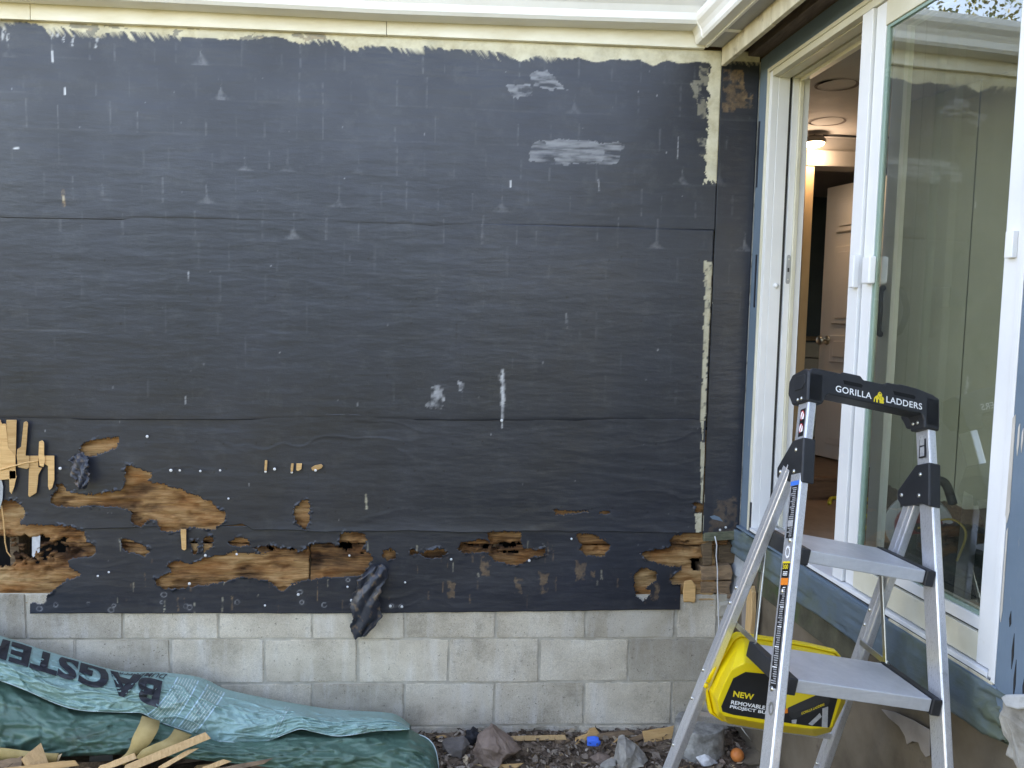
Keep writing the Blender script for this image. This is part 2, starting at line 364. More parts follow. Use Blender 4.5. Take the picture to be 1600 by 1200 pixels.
def dirt_mat():
    t = NT('dirt'); v = t.coords((1, 1, 1))
    c = t.ramp(t.noise(v, 9, 9, .7), [(.3, (.085, .058, .040, 1)), (.5, (.17, .122, .086, 1)), (.75, (.29, .22, .16, 1))])
    g = t.ramp(t.noise(v, 60, 5, .7), [(.3, (.6, .6, .6, 1)), (.7, (1.4, 1.4, 1.4, 1))]); c = t.mix(1.0, c, g, 'MULTIPLY')
    sx = t.n('ShaderNodeSeparateXYZ'); t.l(v, sx.inputs[0])
    lawn = t.math('ADD', t.math('MULTIPLY', sx.outputs[1], -1.0), t.math('MULTIPLY', t.noise(v, .9, 4), 1.6))
    lm = t.ramp(t.math('MULTIPLY', lawn, .2), [(.52, (0, 0, 0, 1)), (.62, (1, 1, 1, 1))])
    grass = t.ramp(t.noise(v, 6, 8, .7), [(.3, (.075, .085, .03, 1)), (.7, (.16, .15, .07, 1))]); c = t.mix(lm, c, grass)
    return t.set(Base_Color=c, Roughness=.95, Specular_IOR_Level=.15, Normal=t.bump(t.noise(v, 40, 8, .75), .8, .015))
DIRT = dirt_mat()
PARGE = plain('mud_parge', (.075, .056, .037), (.125, .097, .065), 3.5, (1, 1, 1), rough=.9, grime=((.06, .045, .035), 7, .62), bump=.35, bscale=30, c3=(.165, .13, .092))
PEEL = plain('peeling_skim', (.22, .19, .165), (.29, .255, .225), 9, rough=.85, bump=.3)
CONC = plain('rough_concrete', (.17, .16, .14), (.40, .385, .35), 22, rough=.95, bump=.9, bscale=60, bdist=.008, spec=.2)
ROCKB = plain('brown_stone', (.17, .115, .085), (.29, .21, .165), 10, rough=.85, bump=.6, bscale=40, bdist=.006)
ROCKG = plain('grey_stone', (.22, .20, .17), (.44, .41, .36), 14, rough=.9, bump=.7, bscale=50, bdist=.006)
print('materials ok')

# ================================================================== GROUND
def hground(x, y):
    x = np.asarray(x, float); y = np.asarray(y, float)
    h = -.035+.03*(fbm(x*1.7+5, y*1.7+9, 3)-.5)+.02*(fbm(x*9, y*9, 5)-.5)
    near = np.exp(-(x**2+y**2)/9)
    h = h*(.3+.7*near)
    h += .21*np.exp(-(((x+.95)/.62)**2+((y+.62)/.24)**2))            # heap under the wood scraps
    for (fx, fy, fh, sg) in FEET: h += fh*np.exp(-((x-fx)**2+(y-fy)**2)/(2*sg*sg))
    return h
FEET = [(1.245, -1.90, .125, .17), (1.18, -1.03, .065, .12), (1.80, -1.92, .0, .15), (1.72, -.98, -.02, .1)]
ax = np.concatenate([np.linspace(-90, -6, 24), np.linspace(-5, -1.5, 24), np.linspace(-1.4, 2.4, 191), np.linspace(2.6, 6, 14), np.linspace(8, 90, 22)])
ay = np.concatenate([np.linspace(-90, -5, 26), np.linspace(-4.6, -1.5, 30), np.linspace(-1.45, .1, 90), np.linspace(.3, 6, 14), np.linspace(8, 90, 20)])
GX, GY = np.meshgrid(ax, ay)
ground = grid_mesh('ground', np.stack([GX, GY, hground(GX, GY)], -1), DIRT); prop(ground, 'bare brown dirt yard along the foot of the walls', 'ground', kind='structure')

# ================================================================== FOUNDATION OF CONCRETE BLOCKS
fw = thing('foundation_wall', 'pale concrete block foundation under the black papered wall', 'foundation', (0.2, 0.0, -.2))
BL, BH, BT, J = .406, .203, .19, .008
bb = MB().box((-BL/2+J/2, 0, -BH/2+J/2), (BL/2-J/2, BT, BH/2-J/2))
def block_mesh(seed, w=BL):
    r = random.Random(seed); b = MB().box((-w/2+J/2, 0, -BH/2+J/2), (w/2-J/2, BT, BH/2-J/2))
    me = bpy.data.meshes.new('concrete_block'); me.from_pydata(b.v, [], b.f); bm = bmesh.new(); bm.from_mesh(me)
    for v in bm.verts: v.co += Vector((r.uniform(-.0025, .0025), r.uniform(-.001, .001), r.uniform(-.002, .002)))
    bmesh.ops.recalc_face_normals(bm, faces=bm.faces)
    bmesh.ops.bevel(bm, geom=[e for e in bm.edges], offset=.004, segments=2, affect='EDGES'); bm.to_mesh(me); bm.free(); me.materials.append(BLOCK); return me
bms = [block_mesh(i) for i in range(6)]
half = block_mesh(50, .30)
fo = ORG[fw.name]
for row, (zc, x0) in enumerate([(-.1015, -.02), (.1015, 0.), (.3045, .198), (.5075, 0.)]):
    for i in range(-6, 7):
        x = x0+(i+.5)*BL
        if row == 3 and x > 1.6: continue
        if row in (0, 1) and x > 1.85: continue
        if row == 2 and x > 1.75: continue
        o = bpy.data.objects.new('concrete_block', random.choice(bms)); COL.objects.link(o); o.parent = fw
        o.location = (x-fo[0]+random.uniform(-.001, .001), -fo[1]+random.uniform(-.0015, .0015), zc-fo[2])
xe = 4*BL
o = bpy.data.objects.new('concrete_block', block_mesh(51, .185)); COL.objects.link(o); o.parent = fw; o.location = (xe+.095-fo[0]+.004, .001, .5075-fo[2])
o = bpy.data.objects.new('concrete_block', block_mesh(52, .2)); COL.objects.link(o); o.parent = fw; o.location = (.198+4*BL-fo[0]-.10+.11, .001, .3045-fo[2]) if False else (1.72+.1-fo[0]+.02, .0012, .3045-fo[2])
# mortar: a rough sheet just behind the block faces
mx = np.linspace(-2.5, 1.86, 340); mz = np.linspace(-.2, .61, 70); MX, MZ = np.meshgrid(mx, mz)
my = .0062-.0065*(fbm(MX*7, MZ*7, 11)-.35)-.004*(fbm(MX*40, MZ*40, 12)-.5)
grid_mesh('mortar', np.stack([MX, my, MZ], -1), MORTAR, fw)

# ================================================================== BACK WALL: paper marks canvas
CX0, CX1, CZ0, CZ1, CR = -1.50, 2.0, .42, 3.12, .004
cw, ch = int((CX1-CX0)/CR), int((CZ1-CZ0)/CR)
CXg, CZg = np.meshgrid(CX0+(np.arange(cw)+.5)*CR, CZ0+(np.arange(ch)+.5)*CR)
CAN = np.zeros((ch, cw, 4))
N1 = fbm(CXg*60, CZg*60, 21); N2 = fbm(CXg*14, CZg*14, 22)
def region(x0, x1, z0, z1):
    i0, i1 = max(0, int((x0-CX0)/CR)), min(cw, int((x1-CX0)/CR)+1); j0, j1 = max(0, int((z0-CZ0)/CR)), min(ch, int((z1-CZ0)/CR)+1)
    return np.s_[j0:j1, i0:i1]
def put(c, sl, val): CAN[sl][..., c] = np.maximum(CAN[sl][..., c], np.clip(val, 0, 1))
def streak(u0, v0, u1, v1, wpx, val=.8, c=1, rag=.5, seed=0):
    x0, z0 = W(u0, v0); x1, z1 = W(u1, v1); w = wpx/350.0
    sl = region(min(x0, x1)-w*2, max(x0, x1)+w*2, min(z0, z1)-w*2, max(z0, z1)+w*2)
    X, Z = CXg[sl], CZg[sl]; dx, dz = x1-x0, z1-z0; L = math.hypot(dx, dz)+1e-6
    t = np.clip(((X-x0)*dx+(Z-z0)*dz)/L/L, 0, 1); d = np.hypot(X-x0-t*dx, Z-z0-t*dz)
    nz = N1[sl]; put(c, sl, val*np.clip((w/2*(1+rag*(nz-.5)*3)-d)/(w*.35+.0015), 0, 1)*np.clip(1.2-rag*1.2*(nz > .62), 0, 1))
def poly_mark(pts, val=.8, c=1, rag=.012, dens=1.0, seed=0, st=(60, 60)):
    P = [W(u, v) for u, v in pts]; xs = [p[0] for p in P]; zs = [p[1] for p in P]
    sl = region(min(xs)-.02, max(xs)+.02, min(zs)-.02, max(zs)+.02); X, Z = CXg[sl], CZg[sl]
    jx = X+rag*(fbm(X*55, Z*55, 31+seed)-.5)*2; jz = Z+rag*(fbm(X*55, Z*55, 41+seed)-.5)*2
    m = inside(jx, jz, P).astype(float)
    if dens < 1: m *= np.clip((fbm(X*st[0], Z*st[1], 51+seed)-(1-dens)*.75)*(2.6 if c == 1 else 6), 0, 1)*np.clip(.35+1.3*fbm(X*9, Z*9, 57+seed), 0, 1)
    put(c, sl, val*m)
# cream paint band brushed along the top
edge = [(-60, 42), (0, 38), (30, 34), (58, 38), (75, 46), (95, 44), (115, 49), (135, 52), (152, 58), (175, 52), (215, 52), (250, 54), (290, 60), (340, 62), (395, 64), (430, 58), (470, 70), (490, 64), (530, 66), (548, 80), (575, 72), (600, 74), (640, 78), (672, 73), (700, 79), (750, 80), (785, 84), (812, 97), (840, 88), (875, 92), (905, 92), (930, 99), (960, 94), (1000, 96), (1020, 104), (1040, 96), (1063, 101), (1090, 98), (1140, 96)]
ex = np.array([W(u, v)[0] for u, v in edge]); ez = np.array([W(u, v)[1] for u, v in edge])
EZ = np.interp(CXg, ex, ez)
# brush hairs: slanted thin streaks below the edge
sl_c = CXg*1.0+CZg*.75
hair = vnoise(sl_c*95, CZg*6, 61)*.6+vnoise(sl_c*210, CZg*9, 62)*.4
clump = np.clip(vnoise(CXg*7, CZg*0+3.3, 63)*2.0-.75, 0, 1)
below = EZ-CZg
pm = np.where(below < 0, 1.0, np.clip((hair-.30-below/(.014+.10*clump))*3.2, 0, 1))
left_gap = np.clip((W(40, 40)[0]-CXg)*8, 0, 1); pm = pm*(1-left_gap*.85)
bare = (fbm(CXg*9, CZg*22, 64) > .56) & (below < 0) & (CXg < W(560, 60)[0]); pm = np.where(bare & (N2 > .4), pm*.35, pm)
put(0, np.s_[:, :], pm*np.clip(.72+.5*N2, 0, 1))
br = (fbm(CXg*5, CZg*30, 65) > .60) & (below < .0); put(2, np.s_[:, :], br*.6)
# corner strip: cream paint left where a board stood
xl = W(1103, 200)[0]; xr = W(1128, 100)[0]
z_lo = W(1110, 286)[1]; strip = (CXg > xl+.006*(fbm(CXg*20, CZg*30, 66)-.5)*2+.012*np.clip((hair-.5)*2, -1, 1)) & (CXg < 1.728) & (CZg > z_lo+.03*(hair-.5))
put(0, np.s_[:, :], strip*np.clip(.75+.4*N2, 0, 1))
for a, b in ((1086, 140), (1094, 170), (1096, 230), (1098, 120)): poly_mark([(a-8, b-14), (a+8, b-12), (a+10, b+14), (a-4, b+16)], .3, 0, .01, .55)
poly_mark([(1099, 406), (1112, 412), (1110, 480), (1104, 560), (1102, 640), (1096, 690), (1094, 640), (1098, 560), (1097, 500), (1100, 460)], .75, 0, .008, .8)
poly_mark([(1094, 690), (1101, 690), (1099, 785), (1094, 785)], .7, 0, .003, .7); poly_mark([(1103, 430), (1110, 430), (1108, 520), (1103, 520)], .5, 2, .006, .6)
poly_mark([(1086, 800), (1098, 800), (1098, 830), (1086, 830)], .8, 0, .004, .7)
# chalky scuffs
poly_mark([(830, 224), (850, 220), (930, 220), (942, 228), (940, 254), (880, 259), (826, 254)], .26, 1, .012, .62, 1, (12, 90))
poly_mark([(850, 220), (975, 226), (965, 256), (870, 258)], .3, 1, .012, .55, 2, (14, 100))
poly_mark([(826, 116), (852, 112), (866, 124), (886, 142), (862, 142), (836, 136)], .28, 1, .012, .6, 3, (25, 80))
poly_mark([(790, 136), (830, 132), (832, 150), (800, 154)], .35, 1, .012, .55, 4, (30, 80))
poly_mark([(679, 600), (690, 598), (696, 622), (690, 640), (668, 636), (674, 618)], .5, 1, .012, .5, 5); poly_mark([(716, 596), (726, 598), (724, 612), (716, 610)], .5, 1, .006, .6, 6)
streak(786, 578, 785, 655, 5.5, .95, 1, .45); streak(784, 588, 787, 630, 8, .7, 1, .8); streak(785, 648, 785, 668, 3, .7, 1)
streak(797, 284, 797, 293, 3.5, .95, 1, .1); streak(573, 772, 574, 794, 4.5, .8, 0, .5); streak(84, 82, 85, 98, 3.5, .9, 1, .2); streak(104, 140, 104, 148, 5, .9, 1, .1)
streak(24, 233, 31, 232, 4, .9, 1, .3); streak(101, 298, 103, 322, 5, .6, 2, .8); streak(102, 308, 102, 314, 3, .7, 0)
for (u, v, l) in ((885, 490, 22), (292, 620, 10), (549, 384, 24), (1058, 215, 34), (934, 282, 18), (296, 425, 22)): streak(u, v, u+random.uniform(-2, 2), v+l, 2.2, .45, 1, .7)
for (u, v, l) in ((84, 40, 12), (86, 52, 10), (95, 46, 14), (104, 56, 10), (118, 58, 14), (155, 60, 16), (10, 46, 16), (16, 56, 10)): streak(u, v, u-3, v+l, 5, .55, 1, .9)
# ghost of the shingle courses: faint lines, gap streaks and fan stains
z = 1.47
cz = []
while z < 3.0: cz.append(z); z += random.choice((.132, .142, .137))
for k, zc in enumerate(cz):
    wob = zc+.007*(fbm(CXg*2.2, CXg*0+k, 70)-.5)*2
    put(1, np.s_[:, :], random.uniform(.015, .05)*np.clip(1-np.abs(CZg-wob)/.005, 0, 1)*np.clip(fbm(CXg*5, CXg*0+k*3.1, 72)*3-1.1, 0, 1)*(.4+N1))
    x = -1.45
    while x < 1.72:
        x += random.uniform(.07, .19); top = zc+random.uniform(.05, .13); hi = zc > 2.15
        if random.random() < (.85 if hi else .45):
            sl = region(x-.03, x+.03, zc, top); X, Z = CXg[sl], CZg[sl]
            put(1, sl, random.uniform(.02, .11 if hi else .05)*np.clip(1-np.abs(X-x-.004*(N2[sl]-.5))/.005, 0, 1)*np.clip(N1[sl]*3-.9, 0, 1))
        if hi and random.random() < .13:
            sl = region(x-.05, x+.05, zc, zc+.08); X, Z = CXg[sl], CZg[sl]; hw = .03*np.clip(1-(Z-zc)/random.uniform(.04, .07), 0, 1)**2+.001
            put(1, sl, random.uniform(.04, .14)*np.clip(1.5-np.abs(X-x+.012*(N1[sl]-.5))/hw, 0, 1)*np.clip(N1[sl]*2.4-.5, 0, 1))
for _ in range(90):                                          # tiny flecks
    u, v = random.uniform(0, 1090), random.uniform(100, 940); streak(u, v, u, v+random.uniform(1, 3), random.uniform(.8, 1.8), random.uniform(.2, .7), 1, .3)
for _ in range(70):
    u, v = random.uniform(180, 1080), random.uniform(840, 945); streak(u, v, u+random.uniform(-1, 1), v+random.uniform(3, 22), random.uniform(1.5, 4), random.uniform(.25, .6), random.choice((0, 2, 2)), 1.0)
for _ in range(7):
    u, v = random.uniform(640, 1060), random.uniform(880, 935); w = random.uniform(4, 9); poly_mark([(u-w, v-w*2), (u+w, v-w*1.5), (u+w*.7, v+w*2), (u-w, v+w*2)], .4, 2, .01, .5, random.randint(0, 90))
for (u, v) in [(176, 952), (140, 942), (292, 946), (298, 948), (372, 940), (470, 924), (473, 940), (508, 944), (545, 905), (550, 945), (612, 946), (628, 946), (89, 944), (64, 950), (180, 945), (258, 928), (255, 940)]:
    P = W(u, v); sl = region(P[0]-.02, P[0]+.02, P[1]-.02, P[1]+.02); d = np.hypot((CXg[sl]-P[0])/random.uniform(.8, 1.2), CZg[sl]-P[1]); r0 = random.uniform(.006, .011)
    put(1, sl, .4*np.clip(1-np.abs(d-r0)/.003, 0, 1)*np.clip(N1[sl]*3-.7, 0, 1))
# green algae / dark staining at the right foot, nail holes in rows
for v in (405, 465, 505, 590, 690, 736, 795):
    u = 5
    while u < 1060:
        u += random.uniform(18, 60)
        if random.random() < .6:
            P = W(u, v+random.uniform(-4, 4)); sl = region(P[0]-.008, P[0]+.008, P[1]-.008, P[1]+.008); d = np.hypot(CXg[sl]-P[0], CZg[sl]-P[1]); put(3, sl, np.clip(1.5-d/.0035, 0, 1))
for (a, b, c2, d2) in ((484, 735, 482, 782), (634, 700, 633, 736), (713, 440, 713, 600)): streak(a, b, c2, d2, 1.6, .7, 3, .9)
poly_mark([(1120, 780), (1150, 778), (1150, 840), (1100, 842)], .25, 2, .02, .6, 7)
poly_mark([(1130, 110), (1160, 108), (1165, 150), (1150, 178), (1130, 176)], .55, 2, .02, .5, 8); poly_mark([(1128, 160), (1175, 150), (1175, 168), (1130, 176)], .55, 2, .01, .5, 9)
def sample(X, Z):
    i = np.clip(((X-CX0)/CR).astype(int), 0, cw-1); j = np.clip(((Z-CZ0)/CR).astype(int), 0, ch-1); A = CAN[j, i].copy(); A[..., 3] = 1-A[..., 3]; return A

# ================================================================== BACK WALL: torn holes (photo points, on the wall plane)
HOLES = [
 [(128,703),(133,692),(150,686),(172,684),(187,683),(189,690),(183,700),(165,706),(148,712),(135,711)],
 [(198,727),(207,727),(238,738),(240,743),(232,752),(246,754),(262,757),(282,764),(300,770),(316,775),(318,781),(330,783),(340,792),(354,801),(350,815),(336,826),(318,826),(300,822),(285,828),(265,831),(252,830),(246,812),(238,808),(230,815),(222,822),(212,820),(204,811),(208,803),(200,793),(165,790),(140,788),(120,792),(98,790),(82,787),(84,772),(92,764),(90,757),(98,754),(102,758),(104,766),(120,769),(140,772),(165,769),(190,765),(196,758)],
 [(-60,815),(40,820),(85,819),(110,821),(134,830),(137,845),(150,852),(152,862),(145,869),(120,870),(108,876),(112,886),(125,893),(128,900),(105,905),(95,915),(75,930),(72,942),(-60,942)],
 [(-60,782),(5,782),(20,780),(38,790),(42,800),(36,812),(33,822),(-60,824)],
 [(262,880),(280,876),(300,880),(320,872),(340,868),(352,866),(365,860),(380,862),(400,864),(420,862),(440,860),(470,862),(486,850),(510,848),(535,852),(565,856),(580,864),(583,872),(575,885),(565,899),(545,900),(515,901),(490,904),(470,908),(455,912),(446,922),(436,922),(428,912),(420,905),(405,905),(385,900),(370,902),(352,908),(330,912),(310,914),(280,918),(255,918),(245,912),(242,905),(258,897),(270,892)],
 [(482,779),(484,788),(483,800),(484,812),(480,820),(478,828),(470,818),(463,812),(459,800),(463,790),(474,782)],
 [(532,832),(550,830),(572,832),(573,845),(565,858),(550,862),(535,855),(530,845)],
 [(597,859),(610,857),(620,863),(618,872),(606,875),(598,868)], [(640,860),(648,857),(653,862),(648,867),(641,866)],
 [(716,857),(722,848),(745,842),(755,842),(765,848),(763,832),(770,828),(800,830),(816,832),(814,842),(818,856),(838,858),(852,855),(853,862),(848,868),(835,868),(826,874),(810,882),(790,880),(775,876),(765,868),(762,862),(745,864),(725,864)],
 [(899,834),(910,833),(930,836),(945,843),(953,850),(950,862),(942,868),(920,868),(905,860),(908,852),(902,842)],
 [(862,795),(872,796),(900,798),(920,799),(905,801),(880,802),(868,803)], [(936,798),(952,797),(952,802),(940,802)],
 [(999,864),(1010,860),(1030,858),(1048,852),(1046,843),(1052,836),(1070,834),(1100,836),(1118,838),(1118,890),(1100,884),(1080,878),(1060,884),(1040,884),(1020,876),(1005,870)],
 [(989,900),(1000,888),(1010,886),(1024,892),(1026,905),(1015,912),(1008,918),(1015,922),(1012,930),(1003,938),(993,930),(990,915)],
 [(1046,905),(1060,890),(1075,885),(1100,888),(1120,892),(1120,960),(1095,930),(1075,912),(1050,912)],
 [(1079,786),(1092,785),(1100,790),(1109,794),(1108,798),(1090,800),(1083,798),(1086,792)],
 [(189,840),(200,840),(215,848),(228,852),(235,862),(225,868),(205,862),(193,856)], [(357,845),(370,839),(388,840),(390,850),(375,853),(362,852)],
 [(395,856),(410,852),(425,850),(440,856),(455,856),(470,860),(440,862),(410,862)], [(655,864),(668,858),(690,856),(700,862),(690,870),(665,870)],
 [(300,848),(306,842),(312,850),(310,862),(303,866)], [(318,842),(330,834),(336,846),(328,858),(320,862)],
]
HP = [[W(u, v) for u, v in h] for h in HOLES]
CAV = [ # rot right through the boards
 [(-60,836),(17,838),(18,862),(18,886),(-60,888)], [(34,838),(50,840),(50,872),(36,880)], [(526,856),(532,848),(548,848),(552,858),(545,864),(536,862)], [(415,853),(424,852),(428,862),(420,860)], [(452,855),(460,854),(461,860),(453,860)],
 [(780,851),(800,848),(812,847),(811,853),(790,856)], [(778,860),(812,861),(810,865),(780,864)], [(1067,846),(1076,845),(1077,849),(1068,851)], [(1078,874),(1100,870),(1108,884),(1098,896),(1082,888)], [(563,862),(568,860),(569,866),(564,867)], [(606,860),(609,858),(610,864)],[(100,850),(108,850),(108,860),(102,861)]]
CP_ = [[W(u, v, .006) for u, v in h] for h in CAV]
def cut(X, Z, polys, rag, seed):
    jx = X+rag*(fbm(X*70, Z*70, seed)-.5)*2+rag*.6*(fbm(X*200, Z*200, seed+9)-.5)*2; jz = Z+rag*(fbm(X*70, Z*70, seed+5)-.5)*2+rag*.6*(fbm(X*200, Z*200, seed+13)-.5)*2
    m = np.zeros(X.shape, bool)
    for p in polys:
        xs = [q[0] for q in p]; zs = [q[1] for q in p]; bbm = (X > min(xs)-.05) & (X < max(xs)+.05) & (Z > min(zs)-.05) & (Z < max(zs)+.05)
        if bbm.any(): m[bbm] |= inside(jx[bbm], jz[bbm], p)
    return m
hw = thing('house_wall', 'black tar-papered wall with torn patches of rotten wood over the block foundation', 'wall', (0.2, 0, .53))
def paper(x0, x1, z0, z1, y, res, seed, bottom=None, rag=.004, holes=True, amp=.004, crease=0.0, lap=.0015):
    xs_ = np.arange(x0, x1+res, res); ts_ = np.linspace(0, 1, int((z1-z0)/res)+1); X, T = np.meshgrid(xs_, ts_)
    if bottom is not None:
        bu = np.array([W(u, v)[0] for u, v in bottom]); bz = np.array([W(u, v)[1] for u, v in bottom])
        zb = np.interp(xs_, bu, bz)+rag*(fbm(xs_*14, xs_*0+3, seed+3)-.5)*2
    else: zb = xs_*0+z0
    Z = zb[None, :]+(z1-zb[None, :])*T
    Y = y-amp*(fbm(X*2.5, Z*11, seed)-.45)*2-amp*.5*(fbm(X*9, Z*34, seed+2)-.5)
    if crease:
        cr_ = 1-np.abs(2*fbm(X*1.3+2, Z*7.5+fbm(X*1.7, Z*2, seed+8)*3, seed+4, 3)-1); Y -= crease*np.clip(cr_-.90, 0, 1)*8*np.clip(fbm(X*1.1, Z*1.6, seed+6)*2.4-1.0, 0, 1)
    lift = np.clip(1-(Z-zb[None, :])/.05, 0, 1)**2; Y -= lift*lap*(.3+3*np.clip(fbm(X*2.1, X*0+seed, seed+7)-.40, 0, 1))
    if lap < .001: Y += .0042*np.clip(1-(Z-zb[None, :])/.014, 0, 1)*np.clip(fbm(X*1.7, X*0+seed, seed+15)*4-1.1, 0, 1)
    keep = np.ones((X.shape[0]-1, X.shape[1]-1), bool); Xc = (X[:-1, :-1]+X[1:, 1:])/2; Zc = (Z[:-1, :-1]+Z[1:, 1:])/2
    if z1 > 3.03: keep &= Zc < np.interp(Xc, [-2, W(560, 60)[0], W(680, 60)[0], 2], [3.06, 3.06, 2.999, 2.994])+.004*(fbm(Xc*12, Xc*0, seed+9)-.5)
    if holes:
        C = cut(Xc, Zc, HP, .0085, 77); keep &= ~C
        near = cut(X, Z, HP, .024, 78); curl = np.clip(fbm(X*13, Z*13, 90)*3.2-1.5, 0, 1); Y = Y-.011*near*curl
    o = grid_mesh('tar_paper', np.stack([X, Y, Z], -1), PAPER, hw, keep, True, {'marks': sample(X, Z)})
    md = o.modifiers.new('thickness', 'SOLIDIFY'); md.thickness = .0006; md.offset = -1
    return o
paper(-1.9, 1.724, 2.20, 3.06, -.0138, .0045, 101, [(-80, 339), (0, 341), (300, 346), (560, 353), (800, 356), (1140, 360)], .0008, False, .0011, 0, .0002)
paper(-1.9, 1.724, 1.35, 2.24, -.0133, .006, 111, [(-80, 655), (0, 655), (500, 656), (1140, 657)], .0008, False, .0010, .0004, .0002)
paper(-1.9, 1.724, .86, 1.41, -.0113, .004, 121, [(-80, 812), (0, 818), (100, 826), (355, 820), (380, 818), (395, 826), (430, 826), (478, 828), (484, 829), (560, 829), (640, 828), (720, 830), (820, 829), (960, 830), (1060, 832), (1140, 830)], .004, True, .0022, .0022, .004)
paper(-1.20, 1.640, .52, .915, -.0080, .004, 131, [(40, 958), (60, 957), (560, 957), (850, 954), (1058, 951), (1120, 950)], .0015, True, .0028, .002, .003)
# narrow paper strip in the corner, over the last board
paper(1.731, 1.893, .893, 3.0, -.0055, .005, 141, None, .003, False, .002)
# sheathing boards: each its own relief, rot eats into them
def board(x0, x1, z0, z1, seed, y=.006, res=.006, tone=.55):
    X, Z = np.meshgrid(np.arange(x0, x1, res), np.linspace(z0, z1, max(2, int((z1-z0)/res))))
    g = fbm(X*5, Z*95, seed); rot = fbm(X*7, Z*13, seed+3); pit = fbm(X*16, Z*38, seed+5)
    Y = y+.010*(g-.5)*2+.005*(fbm(X*11, Z*190, seed+41)-.5)*2+.020*np.clip(rot-.50, 0, 1)*2+.016*np.clip(pit-.56, 0, 1)*2
    ed = np.minimum(Z-z0, z1-Z); Y += .006*np.clip(1-ed/.006, 0, 1)
    bandr = np.exp(-((Z-.825)/.035)**2)*np.clip(fbm(X*4, Z*9, seed+21)*2.2-.55, 0, 1)+.9*np.clip((W(160, 860)[0]-X)*4, 0, 1)*np.exp(-((Z-.78)/.09)**2)
    crumb = fbm(X*45, Z*60, seed+23); Y += .030*bandr*np.clip(crumb-.35, 0, 1)*2.2
    keep = ~cut((X[:-1, :-1]+X[1:, 1:])/2, (Z[:-1, :-1]+Z[1:, 1:])/2, CP_, .009, seed+50); keep &= ~(((bandr*crumb)[:-1, :-1] > .50))
    T = np.zeros(X.shape+(4,)); T[..., 0] = np.clip(tone+.9*(fbm(X*2.2, Z*6, seed+8)-.5)-1.3*np.clip(rot-.52, 0, 1)-1.2*np.clip(pit-.58, 0, 1)-.40*bandr*(.4+crumb)+.25*(fbm(X*9, Z*55, seed+31)-.5), 0, 1); T[..., 3] = 1
    o = grid_mesh('sheathing_board', np.stack([X, Y, Z], -1), ROT, hw, keep, True, {'tone': T})
    md = o.modifiers.new('thickness', 'SOLIDIFY'); md.thickness = .016; md.offset = -1
    return o
seam = W(484, 880)[0]
board(-1.9, seam-.001, .555, .832, 201, tone=.80); board(seam+.001, 1.04, .555, .832, 202, y=.0085, tone=.60); board(1.042, 1.80, .555, .832, 203, tone=.84)
board(-1.9, .36, .835, 1.19, 207, tone=.84); board(.362, 1.86, .835, 1.19, 208, tone=.78)
board(-1.9, 1.86, 1.195, 1.36, 211, tone=.78)
STUD = OLDW
for sx in (-1.55, W(26, 860, .05)[0], -.80, -.40, .0, .4, .8, 1.2, 1.62, 1.80):
    MB().box((sx-.019, .034, .56), (sx+.019, .12, 3.0)).build('stud', STUD, hw, .002)
MB().box((-1.9, .034, 1.37), (1.86, .05, 3.05)).build('sheathing_panel', OLDW, hw)
MB().box((-1.9, .022, .612), (1.80, .12, .650)).build('sill_plate', OLDW, hw, .003)
MB().box((-1.9, .20, .55), (2.2, .22, 3.1)).build('cavity_dark_sheet', plain('cavity_shade_black', (.01, .009, .008), rough=1), hw)  # near-black sheet standing in for the shade deep in the wall cavity
# a pale torn strip of something and a curved splinter in the left cavity
MB().prism([tuple(W3(u, v, .012)) for u, v in ((50, 837), (63, 837), (62, 862), (52, 871), (50, 868))], [tuple(W3(u, v, .018)) for u, v in ((50, 837), (63, 837), (62, 862), (52, 871), (50, 868))]).build('pale_scrap', plain('pale_scrap', (.42, .43, .44), (.55, .56, .57), 30, rough=.8), hw)
MB().tube([W3(u, v, -.012) for u, v in ((2, 790), (5, 806), (7, 830), (8, 848), (11, 862), (17, 870))], .0035, 6, .002).build('splinter', FRESH, hw)
MB().prism([tuple(W3(u, v, -.02)) for u, v in ((-60, 748), (2, 748), (5, 760), (4, 780), (0, 796), (-60, 796))], [tuple(W3(u, v, -.014)) for u, v in ((-60, 748), (2, 748), (5, 760), (4, 780), (0, 796), (-60, 796))]).build('grey_shingle_end', plain('weathered_grey_shingle', (.30, .31, .31), (.40, .41, .41), 20, rough=.85), hw, .001)
# splintered shingle remnants still nailed on
REM = [[(-40,655),(1,656),(3,662),(10,664),(11,700),(9,745),(-40,748)], [(10,656),(26,656),(25,700),(24,725),(22,750),(16,752),(11,690),(10,665)], [(0,662),(9,662),(13,700),(24,712),(25,748),(0,750)],
 [(37,660),(41,658),(44,661),(42,690),(40,712),(46,712),(46,730),(42,733),(28,730),(26,712),(27,702),(33,698)], [(61,690),(66,688),(69,691),(69,710),(71,718),(68,730),(62,728),(60,715)],
 [(46,712),(60,712),(60,730),(66,731),(60,742),(59,755),(57,770),(46,777),(44,774)], [(70,712),(85,712),(85,750),(82,762),(77,766),(75,760),(75,728),(70,725)], [(14,735),(24,735),(26,745),(22,762),(18,772),(15,768)],
 [(414,719),(418,719),(417,735),(414,738),(413,733)], [(455,724),(459,724),(458,736),(455,739),(454,733)], [(463,724),(472,724),(471,733),(466,736),(463,735)], [(486,731),(492,727),(502,725),(505,728),(502,732),(494,735),(488,735)], [(282,827),(291,827),(291,858),(288,860),(284,858)]]
for k, pl in enumerate(REM):
    y0 = -.0245-.0015*(k % 5); th = .007
    MB().prism([tuple(W3(u, v, y0)) for u, v in pl], [tuple(W3(u, v, y0+th)) for u, v in pl]).build('shingle_remnant', FRESH, hw, .0012, seg=1)
